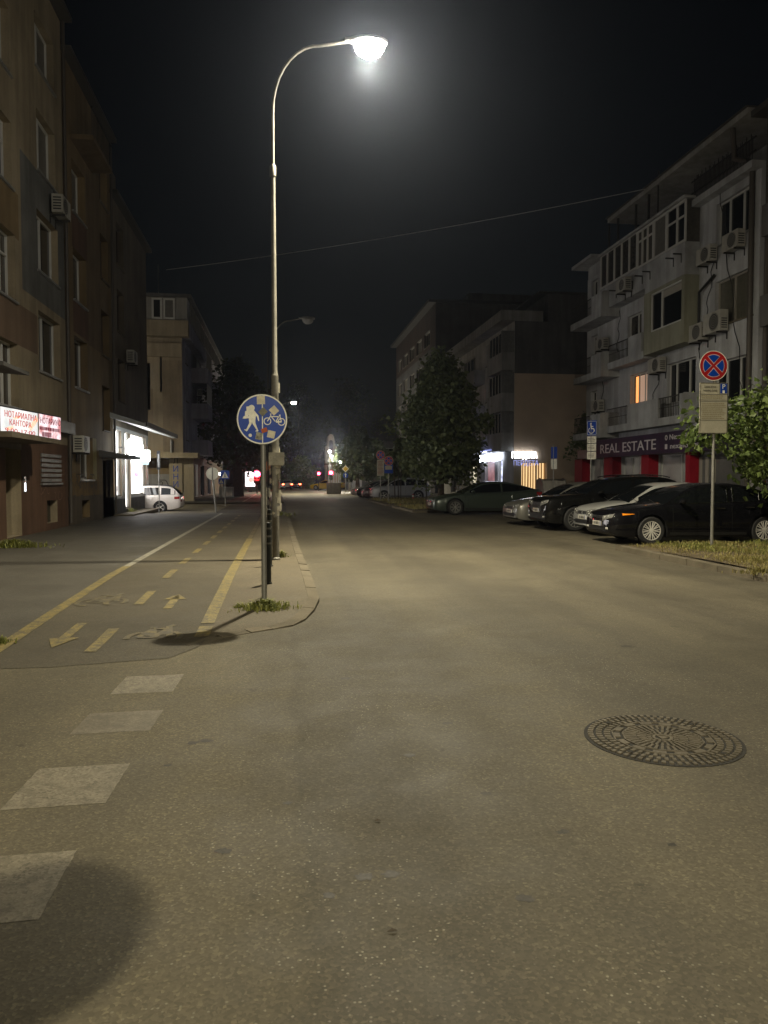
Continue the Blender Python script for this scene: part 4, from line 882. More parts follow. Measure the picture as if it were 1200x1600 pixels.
for o in L4: LF.window(B,*o,mulls=(),depth=.25,mat='pvc_old')
for o in big4: LF.window(B,*o,mulls=(.33,.66),depth=.25)
M['shopdim']=glow_tex('lit doorway',(.5,.42,.25),(1,.92,.7),1.5,.9,(.3,.7)); 
for k,o in enumerate(shops): LF.window(B,*o,mulls=(.5,),depth=.25,mat='dark_metal',pane='shopdim' if k in(1,) else 'pane',name='shop_window',sill=False)
def balcony4(u0,u1,z,dep,n):
    c=MB(); LF.cuboid(c,u0,u1,z-.15,z,0,dep); LF.cuboid(c,u0,u1,z,z+.95,dep-.1,dep); LF.cuboid(c,u0,u0+.1,z,z+.95,0,dep-.1); LF.cuboid(c,u1-.1,u1,z,z+.95,0,dep-.1); return c.build('balcony',M['lav'],B,world=True)
for z in(3.5,6.2,8.8):
    balcony4(yc+5.2,yc+8.6,z,1.2,0)
    balcony4(yc+13.5,yc+17.5,z,1.3,0)
gl=Facade((XL+1.1,0,0),(0,1,0),(1,0,0))
gl.window(B,yc+5.3,yc+8.5,9.75,11.0,mulls=(.25,.5,.75),depth=-.02,mat='pvc_old',sill=False)
gl.window(B,yc+5.3,yc+8.5,7.15,8.6,mulls=(.25,.5,.75),depth=-.02,sill=False)
# single-storey shop front at the foot of the end wall
c=MB(); EF.cuboid(c,-22,XL+1.1,2.95,3.3,.0,1.4,0); EF.cuboid(c,ex(282)-.2,ex(282)+.9,-.3,2.95,0,.6,0); c.build('shop_fascia',M['cream'],B,world=True)
c=MB(); EF.cuboid(c,-20,ex(270),1.9,2.9,.02,.06,0); EF.cuboid(c,-20,ex(270),-.3,1.9,.02,.05,1); c.build('garage_wall',[M['ochre'],M['greyren']],B,world=True)
gf=MB(); random.seed(8); scrawl(gf,EF,-15,ex(269),.6,1.5,14,.06,.056); gf.build('graffiti',plain('dark graffiti',(.04,.035,.03),.7),B,world=True)
p=MB(); p.tube([EF.p(ex(268),z,.12) for z in(.0,2,4.2)],.08,8); p.build('rain_pipe',M['s_back'],B,world=True)
c0=on_y(275,757,yc-.65); t=empty('vertical_shop_sign',(c0.x,yc-.64,1.0),label='cream vertical sign with blue Cyrillic letters at the corner of the tan end wall',cat='shop sign'); b=MB(); b.box(-.42,-.05,-1.0,.42,0,2.2); b.build('board',M['cream'],t)
q=MB(); FV=lambda z:frame((0,-.056,z),(1,0,0),(0,0,1))
q.text('Л',.5,FV(1.75),1,.003); q.text('И',.55,FV(1.22),0,.003); q.text('Н',.55,FV(.7),0,.003); q.text('И',.55,FV(.2),0,.003); rect(q,FV(-.25),0,0,.62,.22,0,.001,2); q.build('lettering',[M['s_blue'],M['s_black'],mottled('brown sign panel',(.3,.13,.06),.3,6,.6,30,False)],t)
a=MB(); a.tube([(0,0,0),(0,0,2.6)],.02,6); tag(a.build('roof_mast',M['steel']),'thin antenna mast on the roof of the tan end wall block','antenna'); bpy.data.objects['roof_mast'].location=(on_y(247.5,440,yc+2).x,yc+2,HB-.01)

# ================================================================ RIGHT ESTATE-AGENCY BLOCK
XRt=16.0; XBf=15.4
RF=Facade((XRt,0,0),(0,1,0),(-1,0,0)); BFp=Facade((XBf,0,0),(0,1,0),(-1,0,0))
ry=lambda px:yat(px,XRt); by=lambda px:yat(px,XBf)
yA,yB=ry(1181),ry(915.5); ZE=12.85
B=blk('apartment_block',(XRt+6,(yA+yB)/2,0),'off white apartment block with enclosed balconies above the estate agency')
rightcol=[(ry(1172),ry(1113),z,z+h) for z,h in((4.35,1.55),(7.2,1.65),(10.15,1.55))]
lw_=[(ry(1085),ry(1040),4.7,6.35)]; litw=(ry(1010),ry(983.5),4.25,6.35)
f2w=[(ry(999.5),ry(978),6.95,9.1)]; leftc=[(ry(932),ry(922),z,z+1.9) for z in(4.2,7.05,9.9)]
frontw=[(ry(a),ry(b),.25,2.6) for a,b in((1079.5,1029),(1009,971),(950,923))]
w=MB(); RF.wall(w,yA,yB,0,12.0,rightcol+lw_+[litw]+f2w+leftc+frontw,[(yA,yB,0,3.3,1),(yA,ry(1095),0,2.6,1)],.2)
shell(w,XRt,yA,XRt+13,yB,0,12.0,('x0',)); w.build('wall',[M['offwhite'],M['greyren']],B,world=True)
M['pane_warm']=mottled('window with roller blind',(.12,.115,.09),.2,6,.3,20,True,0)
for k,o in enumerate(rightcol): RF.window(B,*o,mulls=(.36,.72) if k!=1 else (.55,),depth=.2,mat='pvc' if k!=1 else 'pvc_old',pane=('pane','pane_warm','pane')[k])
RF.window(B,*lw_[0],mulls=(.3,.75),depth=.2)
# lit flat: orange curtain strip in one sash
o=RF.window(B,litw[0],litw[1],litw[2],litw[3],mulls=(.28,.62),depth=.2,pane='pane_curtain',label='white balcony window with an orange lit strip',sill=False)
g=MB(); W_=litw[1]-litw[0]; RF.cuboid(g,litw[0]+W_*.72,litw[0]+W_*.86,litw[2]+.12,litw[3]-.1,-.185,-.17); g.build('lit_curtain',lit('orange lit curtain',(1,.33,.06),1.2),o,world=True)
g=MB(); RF.cuboid(g,litw[0]+W_*.06,litw[0]+W_*.6,litw[2]+.5,litw[3]-.1,-.185,-.17); g.build('lit_blind',lit('dim warm room',(1,.5,.28),.22),o,world=True)
RF.window(B,*f2w[0],mulls=(.4,),depth=.2,trans=.3,sill=False)
for o in leftc: RF.window(B,*o,mulls=(.5,),depth=.2,sill=False)
# third-floor enclosed balcony running forward of the wall
b0,b1=by(1065),by(934); bm=by(1002)
zf=9.5
c=MB(); BFp.cuboid(c,b0,by(1004),zf-.05,10.7,-.6,0); BFp.cuboid(c,by(1004),b1,zf+.2,10.75,-.6,-.02); o3=c.build('enclosed_balcony',M['offwhite2'],B,world=True)
c=MB(); BFp.cuboid(c,b0,b0+.05,10.7,12.3,-.6,-.06); c.build('end_glazing',M['pane_curtain'],o3,world=True)
BFp.window(o3,b0,by(1036),10.72,12.32,mulls=(.44,),depth=.06,w=.08,trans=.62,sill=False); BFp.window(o3,by(1036)+.02,by(1016),10.72,12.32,mulls=(),depth=.06,w=.08,sill=False); BFp.window(o3,by(1016)+.02,by(991),10.72,12.32,mulls=(.36,.68),depth=.06,w=.08,trans=.7,sill=False)
BFp.window(o3,by(990),b1,10.78,12.4,mulls=(.2,.4,.6,.8),depth=.08,w=.08,sill=False)
c=MB(); BFp.cuboid(c,b0-.05,b1+.05,12.34,12.44,-.62,.1); c.build('balcony_roof',M['offwhite2'],o3,world=True)
# second-floor projecting room, green-grey cladding
c=MB(); u0,u1=by(1065.5),by(1003); z0,z1=6.85,9.44; win=(by(1061),by(1013),7.72,9.32)
BFp.wall(c,u0,u1,z0,z1,[win],(),.1); c.quad(BFp.p(u0,z0),BFp.p(u0,z1),BFp.p(u0,z1,-.6),BFp.p(u0,z0,-.6)); c.quad(BFp.p(u1,z0),BFp.p(u1,z1),BFp.p(u1,z1,-.6),BFp.p(u1,z0,-.6)); c.quad(BFp.p(u0,z0),BFp.p(u1,z0),BFp.p(u1,z0,-.6),BFp.p(u0,z0,-.6))
bx=c.build('projecting_room',M['greygreen'],B,world=True); BFp.window(bx,*win,mulls=(.64,),depth=.1,w=.07,sill=False)
g=MB(); BFp.cuboid(g,win[0]+.08,win[0]+(win[1]-win[0])*.62,8.95,9.24,-.084,-.075); g.build('roller_blind',M['pvc_old'],bx,world=True)
def slab_balcony(u0,u1,z,panels,rails,zt=.95,dep=.6,F=BFp,endwall=True,name='balcony'):
    c=MB(); F.cuboid(c,u0,u1,z-.2,z+.12,-dep,0)
    for a,b_ in panels: F.cuboid(c,a,b_,z+.12,z+zt,-.1,-.004)
    if endwall: F.cuboid(c,u0,u0+.08,z+.12,z+zt+.04,-dep,-.1)
    o=c.build(name,M['offwhite2'],B,world=True)
    for a,b_ in rails:
        r=MB(); n=max(2,int((b_-a)/.13))
        for k in range(n+1): F.cuboid(r,a+(b_-a)*k/n-.008,a+(b_-a)*k/n+.008,z+.12,z+zt-.05,-.06,-.044)
        F.cuboid(r,a,b_,z+zt-.05,z+zt-.01,-.07,-.034); F.cuboid(r,a,b_,z+.5,z+.52,-.065,-.04); r.build('railing',M['rail'],o,world=True)
    return o
slab_balcony(by(1002.8),by(947),6.95,[(by(999),by(979))],[(by(979),by(947.5))])
slab_balcony(by(1064),by(945.5),3.95,[(by(1027),by(979)),(by(1064),by(1060))],[(by(979),by(946)),(by(1060),by(1027))])
FL=Facade((15.05,0,0),(0,1,0),(-1,0,0)); ly=lambda px:yat(px,15.05)
for z,lo in((9.5,0),(6.65,1),(3.75,1)):
    slab_balcony(ly(937),ly(889.5) if not lo else ly(895),z,[(ly(937),ly(921))] if True else [],[(ly(921),ly(890) if not lo else ly(896))],.95,.95,FL)
# roofs
r=MB(); RF.cuboid(r,yA,ry(962),13.75,13.95,-13,.55,0); RF.cuboid(r,yA,ry(960),13.95,14.02,-13,.6,1); r.build('roof',[M['greyren'],M['roofdark']],B,world=True)
r=MB(); RF.cuboid(r,ry(940),yB+.5,12.62,12.78,-13,.7,0); shell(r,XRt+.02,ry(955),XRt+12,yB-.02,12.0,12.62,()); r.build('lower_roof',M['offwhite2'],B,world=True)
a=MB(); shell(a,XRt+1.6,yA,XRt+12.9,ry(962),12.0,13.75,(),0,False); a.build('attic_wall',M['greyren'],B,world=True)
c=MB(); RF.cuboid(c,yA,ry(1075),12.0,12.25,-.2,.35); c.build('terrace_edge',M['offwhite2'],B,world=True)
c=MB()
for k in range(44):
    u=yA+.2+(ry(1082)-yA-.4)*k/43; RF.cuboid(c,u-.015,u+.015,12.25,13.1+.12*sin(k*1.9),.2,.22)
RF.cuboid(c,yA,ry(1082),13.0,13.05,.2,.23); RF.cuboid(c,yA,ry(1082),12.55,12.6,.2,.23); c.build('terrace_railing',M['rail'],B,world=True)
c=MB()
for px in(958,972,1000,1020): RF.cuboid(c,ry(px)-.04,ry(px)+.04,12.4,13.75,.3,.38)
c.build('roof_post',M['rail'],B,world=True)
p=MB(); p.tube([RF.p(yA+.35,.2,.1),RF.p(yA+.35,12.0,.1),RF.p(yA+.5,12.4,.1),RF.p(yA+1.1,12.7,.3),RF.p(yA+1.1,13.8,.4)],.09,10); p.build('rain_pipe',M['pipe'],B,world=True,smooth=True)
p=MB(); p.tube([RF.p(ry(1092),7.0,.1),RF.p(ry(1092),8.5,.1),RF.p(ry(1094),8.7,.15),RF.p(ry(1116),9.1,.12)],.05,8); p.build('cable_duct',M['black'],B,world=True,smooth=True)
random.seed(21)
for (ua,za,ub,zb,sg) in((1112,9.6,1090,6.2,.5),(1035,6.2,1000,3.9,.4),(968,9.9,962,6.9,.3),(1120,12.3,1165,4.0,.6),(943,7.9,941,4.1,.2)):
    P=[RF.p(ry(ua)+(ry(ub)-ry(ua))*k/14+.12*sin(k*1.7),za+(zb-za)*k/14-sg*sin(pi*k/14)*.4,.05) for k in range(15)]; c=MB(); c.tube(P,.014,5); c.build('loose_cable',M['black'],B,world=True)
for k,px in enumerate((1060,1048,1012,1000,985,960)):
    c=MB(); BFp.cuboid(c,by(px)-.02,by(px)+.02,10.25,10.3,.0,.35); BFp.cuboid(c,by(px)-.02,by(px)+.02,9.95,10.27,.0,.02); c.build('clothes_line_bracket',M['rail'],o3,world=True)
# shop front: red columns, glazing
for a,b_ in((921,907),(969,953),(1026.6,1011.6),(1092,1081)):
    c=MB(); RF.cuboid(c,ry(a)-.15,ry(b_)-.35,.1,2.6,.0,.45); c.build('red_column',mottled('red painted column',(.27,.008,.02),.15,3,.4,30,False,.02),B,world=True)
M['shopdark']=glow_tex('dim office behind glass',(.003,.003,.003),(.14,.12,.09),1.3,.35,(.42,.72),(1,1,1))
for k,o in enumerate(frontw): RF.window(B,*o,mulls=((.35,),(.3,.62),(.5,))[k],depth=.2,mat='pvc',pane='shopdark',name='shop_window',sill=False)
c=MB(); RF.cuboid(c,ry(1172),ry(1095),.1,2.5,.02,.05); c.build('shop_shutter',M['darkgrey'],B,world=True)
for a in(1098,1108,1119):
    c=MB(); RF.cuboid(c,ry(a)-.09,ry(a)+.09,.2,2.4,.051,.09); c.build('shutter_post',M['pvc_old'],B,world=True)
# fascia sign: purple band
SFp=Facade((15.3,0,0),(0,1,0),(-1,0,0)); sy=lambda px:yat(px,15.3)
u0,u1=sy(1128),sy(902); t=empty('estate_agency_sign',(15.3,(u0+u1)/2,2.6),label='long dark purple fascia sign reading REAL ESTATE above the red columns',cat='shop sign')
c=MB(); SFp.cuboid(c,u0,sy(932),2.6,3.45,-.65,0); bd=c.build('fascia_board',mottled('purple vinyl',(.035,.022,.055),.2,2,.45,30,True,.02),t,world=True)
c=MB(); SFp.cuboid(c,sy(932)+.004,u1,2.62,3.05,-.65,-.01); c.build('grey_end_panel',M['s_back'],t,world=True)
fx=lambda u,z:frame(SFp.p(u,z,.006)-V((15.3,(u0+u1)/2,2.6)),(0,-1,0),(0,0,1))
q=MB(); a_,b_=sy(1024.5),sy(938); q.text('REAL ESTATE',.62,fx((a_+b_)/2,2.98),0,.006,width=b_-a_); um=(sy(1042)+sy(1093))/2
wv=sy(1044)-sy(1093); q.text('Nexa Homes',.3,fx(um-.1,3.22),0,.006,width=wv*.95); q.text('nexahomes',.3,fx(um-.1,2.86),0,.006,width=wv*.9)
disc(q,fx(sy(1041),3.22),.11,.002,0,16,.05); rect(q,fx(sy(1041),2.86),0,0,.2,.2,0,.002)
q.build('lettering',plain('fascia letters',(.55,.53,.55),.4),bd)
# neighbour block: only its edge shows at the right margin
yN=yA-10; B=blk('apartment_block',(XRt+6,(yN+yA)/2,0),'dark grey apartment block whose edge shows at the right margin beside the rain pipe')
NF=Facade((XRt+.15,0,0),(0,1,0),(-1,0,0)); ops=[(yN+1.5+3*k,yN+3.3+3*k,z,z+1.5) for k in range(3) for z in(4.3,7.2,10.1)]
w=MB(); NF.wall(w,yN,yA-.03,0,13.6,ops,(),.2); shell(w,XRt+.15,yN,XRt+13,yA-.03,0,13.6,('x0',)); w.build('wall',M['darkgrey'],B,world=True)
for o in ops: NF.window(B,*o,mulls=(.5,),depth=.2,mat='pvc_old')
r=MB(); NF.cuboid(r,yN,yA-.04,13.6,13.8,-13,.6); r.build('roof',M['roofdark'],B,world=True)
p=MB(); p.tube([NF.p(yA-.35,z,.12) for z in(.2,7,13.6)],.07,8); p.build('rain_pipe',M['pipe'],B,world=True)
for z in(3.6,6.5,9.4):
    c=MB(); NF.cuboid(c,yN+.5,yA-.9,z,z+1.0,0,.7); c.build('balcony',M['darkgrey'],B,world=True)
# ================================================================ CURTAIN-SHOP BLOCK
yc=on_x(803,700,16).y; ye=yat(694,16); B=blk('apartment_block',(22,(yc+ye)/2,0),'dim block with bare brown end wall above the curtain shop, beyond the linden tree')
CF=Facade((16,0,0),(0,1,0),(-1,0,0)); EW=Facade((0,yc,0),(1,0,0),(0,-1,0))
cy=lambda px:yat(px,16); cx=lambda px:on_y(px,700,yc).x
fw=[(cy(782),cy(759),z,z+1.6) for z in(5.0,7.6,10.4)]+[(cy(742),cy(721),z,z+1.5) for z in(5.0,7.6,10.4)]+[(cy(717),cy(700),z,z+1.5) for z in(5.0,7.6,10.4)]
sf=[(cy(786),cy(778),.3,3.0),(cy(773),cy(758),.3,3.0),(cy(745),cy(735),.3,3.0),(cy(722),cy(705),.3,3.0)]
sw=(cx(815),cx(855),.45,2.75)
w=MB(); CF.wall(w,yc,ye,0,12.5,fw+sf,[(yc,ye,0,3.5,2)],.25); EW.wall(w,16,40,0,12.5,[sw],[(16,cx(815.01),0,3.45,3),(16,40,8.9,12.5,1)],.25,mi=4); shell(w,16,yc,40,ye,0,12.5,('x0','y0')); w.build('wall',[mottled('pale grey render',(.48,.47,.44),.3,.5),M['darkgrey'],M['greyren'],M['cream'],M['tanwall']],B,world=True)  # end wall top darker: its unlit upper half put into the colour
for o in fw: CF.window(B,*o,mulls=(.25,.5,.75),depth=.25,mat='pvc_old')
M['curtain']=None
m,nt,b=_new('lit curtains in shop window'); wv_=nd(nt,'ShaderNodeTexWave',i_Scale=1.6,i_Distortion=3.0); wv_.bands_direction='X'; nt.links.new(pos(nt,(1,1,.08)),wv_.inputs['Vector']); cr=ramp(nt,wv_.outputs['Fac'],[(.2,(.1,.035,.008)),(.45,(.8,.42,.14)),(.8,(1,.72,.36))]); nt.links.new(cr,b.inputs['Emission Color']); b.inputs['Emission Strength'].default_value=.9; b.inputs['Base Color'].default_value=(.3,.2,.1,1); M['curtain']=m
EW.window(B,*sw,mulls=(.62,),depth=.25,mat='pvc_old',pane='curtain',name='shop_window',sill=False)
M['bluewhite']=glow_tex('cool lit shop window',(.12,.13,.3),(.8,.86,1),1.6,1.3,(.35,.6)); M['redposter']=glow_tex('lit red poster window',(.2,.015,.02),(.7,.3,.28),1.2,.5,(.4,.7))
for o,pn in zip(sf,('bluewhite','redposter','shopdim','pane')): CF.window(B,*o,mulls=(.5,) if pn!='redposter' else (),depth=.25,mat='pvc_old',pane=pn,name='shop_window',sill=False)
# projecting balcony tier at the corner
for z in(3.55,6.3,9.1):
    c=MB(); CF.cuboid(c,yc+.05,cy(779),z,z+1.25,.0,.9,0); c2=MB(); CF.cuboid(c2,cy(757),cy(740),z,z+1.1,.0,.9,0); c2.build('balcony',M['greyren'],B,world=True); o=c.build('balcony',M['greyren'],B,world=True); c2=MB(); CF.cuboid(c2,yc+.05,yc+.3,z+1.25,z+2.72,.0,.9); c2.build('balcony_screen',M['sheetgrey'],o,world=True)
    q=MB(); CF.cuboid(q,yc+.35,cy(781),z+1.3,z+2.6,.05,.8); q.build('balcony_glazing',M['pane'],o,world=True)
    q=MB(); 
    for k in range(5): u=yc+.35+(cy(781)-yc-.35)*k/4; CF.cuboid(q,u-.03,u+.03,z+1.27,z+2.66,.79,.84)
    q.build('glazing_bar',M['pvc_old'],o,world=True)
r=MB(); CF.cuboid(r,yc-.1,ye,12.5,13.2,-2,1.0); r.build('roof_parapet',M['greyren'],B,world=True)
r=MB(); shell(r,18.5,yc+.4,40,ye,12.5,14.5,()); r.build('attic',M['darkgrey'],B,world=True)
r=MB(); CF.cuboid(r,yc+.2,ye,14.5,14.65,-24,-1.8); r.build('attic_roof',M['roofdark'],B,world=True)
for (nm,a,b_,z,txt,ff,ln,lab) in(('curtain_shop_sign',797,839,2.95,'ПЕРДЕТА','EW',None,'white lit Cyrillic curtain shop letters on the brown end wall'),):
    x0,x1=cx(799),cx(838); t=empty(nm,((x0+x1)/2,yc-.02,z),label=lab,cat='lit sign'); q=MB(); q.text(txt,.62,frame((0,-.12,.26),(1,0,0),(0,0,1)),0,.05,width=x1-x0); q.build('lit_letters',lit('cold white letters',(.88,.92,1),6),t)
    q=MB(); q.text(txt,.5,frame((.12,-.1,-.28),(1,0,0),(0,0,1)),0,.02,width=x1-x0); q.build('letter_reflection',lit('blue letter reflection',(.3,.36,1),.45),t)  # dim blue second row: painted reflection of the lit letters
    q=MB(); q.box(-(x1-x0)/2-.05,-.05,-.02,(x1-x0)/2+.05,-.01,.04); q.build('mounting_rail',M['dark_metal'],t)
u0,u1=cy(787),cy(753); t=empty('corner_shop_sign',(15.9,(u0+u1)/2,2.9),label='bluish white lit sign on the street side of the curtain shop corner',cat='lit sign')
b=MB(); 
for a,c_ in((0,.36),(.5,.9)): b.box(-.25,(u0-u1)/2+(u1-u0)*a,.02,-.1,(u0-u1)/2+(u1-u0)*c_,.55)
b.build('lit_letters',lit('blue white box',(.75,.82,1),6),t); b=MB(); b.box(-1.0,(u0-u1)/2,.75,.05,(u1-u0)/2,.82); b.build('sign_canopy',lit('blue strip',(.35,.42,1),.6),t)
# ================================================================ TALL DARK BLOCK BEHIND
y0=yat(680,16); y1=yat(619,16); B=blk('apartment_block',(24,(y0+y1)/2,0),'tallest dark block rising behind the linden tree and the curtain shop')
TF=Facade((16,0,0),(0,1,0),(-1,0,0)); ops=[(y0+3+5*k,y0+6.4+5*k,z,z+1.6) for k in range(5) for z in(7,10,13,16.2)]
w=MB(); TF.wall(w,y0,y1,0,20,ops,[(y0,y1,15.6,20,1)],.25); shell(w,16,y0,34,y1,0,20,('x0',)); w.build('wall',[M['darkgrey'],mottled('rust brown render',(.06,.043,.034),.3,.6)],B,world=True)
for o in ops: TF.window(B,*o,mulls=(.33,.66),depth=.25,mat='pvc_old')
r=MB(); TF.cuboid(r,y0-.3,y1,20,20.3,-18,.8); r.build('roof',M['roofdark'],B,world=True)
r=MB(); r.box(20,y0+2,20.3,33,y0+14,21.6); r.build('roof_hut',M['darkgrey'],B,world=True)
# ================================================================ FAR CROSSROADS BUILDINGS
Y=126; a=on_y(508.5,700,Y).x; b_=on_y(526,700,Y).x; top=on_y(517,678,Y).z; B=blk('gable_tower',((a+b_)/2,Y,0),'narrow pale tower with curved gable and a dark arch, far down the road')
GF=Facade((0,Y,0),(1,0,0),(0,-1,0)); w=MB(); m_=(a+b_)/2; hw=(b_-a)/2
P=[(-hw,0),(hw,0),(hw,top-2.0),(hw*.72,top-1.9)]+[(hw*.62*cos(t_*pi/10),top-1.0+1.0*sin(t_*pi/10)) for t_ in range(0,11)]+[(-hw*.72,top-1.9),(-hw,top-2.0)]
w.prism(P,frame((0,0,0),(1,0,0),(0,0,1))@Matrix.Translation((0,0,-4)),4); w.build('wall',mottled('pale stone',(.42,.36,.3),.25,.8),B)
c=MB(); c.prism([(-.3,top-2.6),(.3,top-2.6),(.3,top-1.3)]+[(.3*cos(k*pi/8),top-1.3+.3*sin(k*pi/8)) for k in range(1,8)]+[(-.3,top-1.3)],frame((0,-.02,0),(1,0,0),(0,0,1)),.015); c.build('arched_opening',M['black'],B)
c=MB(); c.prism([(-.75,.1),(.75,.1),(.75,2.7),(-.75,2.7)],frame((0,-.02,0),(1,0,0),(0,0,1)),.02); c.build('door',M['redbrown'],B)
Y=108; a=on_y(513,760,Y).x; b_=on_y(530,700,Y).x; B=blk('kiosk',((a+b_)/2,Y,0),'low pale kiosk with vertical ribs in front of the gable tower'); c=MB(); c.box(a-(a+b_)/2,0,0,(b_-a)/2,2.6,3.6); c.build('wall',M['cream'],B)
c=MB()
for k in range(5): x=(a-b_)/2*.9+(b_-a)*.9*k/4; c.box(x-.09,-.08,0,x+.09,-.001,3.6)
c.build('rib',M['offwhite'],B); c=MB(); c.box((a-b_)/2-.4,-.4,3.6,(b_-a)/2+.2,2.8,3.8); c.build('roof',M['redbrown'],B)
Y=112; a=on_y(549.5,700,Y).x; top=on_y(555,681,Y).z; B=blk('corner_house',(a+6,Y,0),'pale corner house mostly hidden by trees, right of the yellow diamond sign')
H1=Facade((0,Y,0),(1,0,0),(0,-1,0)); H2=Facade((a,0,0),(0,1,0),(-1,0,0)); ops=[(a+2+2.8*k,a+3.4+2.8*k,z,z+1.7) for k in range(4) for z in(1.2,4.4)]; w=MB(); H1.wall(w,a,a+14,0,top-1,ops,[(a+1.5,a+14,0,top,1)],.25); shell(w,a,Y,a+14,Y+10,0,top-1,('y0',)); w.build('wall',[M['offwhite'],M['darkgrey']],B,world=True)
for o in ops: H1.window(B,*o,mulls=(.5,),depth=.25,mat='pvc_old')
r=MB(); H1.cuboid(r,a-.4,a+14.4,top-1,top-.75,-10.4,.4); r.build('roof',M['roofdark'],B,world=True)
# ================================================================ AIR CONDITIONERS
def aircon(F,u,z,label,w=.85,h=.58,d=.3,group='air conditioners on the facades'):
    o0=F.p(u,z,.0); t=empty('air_conditioner',o0,label=label,cat='air conditioner',group=group); G=Facade((0,0,0),F.d,F.n)
    a=MB(); G.cuboid(a,-w/2,w/2,.06,h,.1,.1+d); a.build('case',M['ac'],t)
    g=MB(); n=20; c=G.p(-w*.12,h/2+.03,.1+d+.003); g.lathe([(h*.4,0),(h*.42,.012),(h*.36,.012),(h*.36,0)],n,frame(c,F.d,(0,0,1)) if True else None,close=False)
    fr=frame(c,F.d,(0,0,1)); 
    if fr.col[2].to_3d().dot(F.n)<0: fr=frame(c,-F.d,(0,0,1))
    g=MB(); disc(g,fr,h*.4,.004,0,n); fg=g.build('fan_grille',M['ac_dark'],t)
    q=MB()
    for rr in(.38,.28,.18,.08): disc(q,fr,h*rr,.009,0,n,h*(rr-.022))
    q.build('guard_ring',M['ac'],fg)
    v=MB()
    sgn=-1
    for k in range(5): G.cuboid(v,-w/2-.003,-w/2,.14+k*.08,.18+k*.08,.14,.06+d)
    v.build('side_louvre',M['ac_dark'],t)
    b=MB()
    for x in(-w*.32,w*.32): G.cuboid(b,x-.02,x+.02,0,.055,0,.1+d+.02); G.cuboid(b,x-.02,x+.02,-.22,0,0,.03)
    b.build('bracket',M['rail'],t)
    return t
aircon(LF,yat(115,XL),2.35,'white air conditioner at the seam between the two left blocks, beside the lit notary sign')
aircon(LF,yat(88.5,XL),9.15,'air conditioner high on the beige block beside the rain pipe')
aircon(LF,yat(199,XL),6.45,'air conditioner under a window of the dark taupe block on the left')
aircon(LF,62.0,8.0,'air conditioner on the lavender grey front of the fourth left block')
aircon(RF,ry(1150),9.55,'air conditioner under the top right window of the estate agency block',.95,.65)
aircon(RF,ry(1108),9.55,'air conditioner left of the top right window, beside the glazed balcony end',.95,.65)
aircon(RF,ry(1124),6.85,'largest air conditioner under the second floor right window of the estate agency block',1.15,.8)
aircon(RF,ry(1097),6.75,'air conditioner beside the green grey projecting room, left of the largest one',.95,.7)
aircon(BFp,by(979),9.85,'air conditioner hung on the front of the glazed top balcony',.95,.62)
aircon(RF,ry(1033),6.0,'white air conditioner above the first floor balcony window right of the lit strip',1.0,.66)
aircon(RF,ry(946),7.9,'air conditioner on the second floor between the corner balcony and the open balcony',.9,.6)
aircon(RF,ry(940),4.9,'lower air conditioner above the wheelchair sign on the estate agency block',.95,.62)
a=MB(); a.tube([(0,0,0),(0,0,1.9)],.03,6); a.tube([(-.3,0,1.5),(.3,0,1.5)],.012,5); o=tag(a.build('roof_antenna',M['rail']),'antenna pole above the glazed balcony of the estate agency block','antenna'); o.location=on_x(1028,330,15.55); o.location.z=12.44
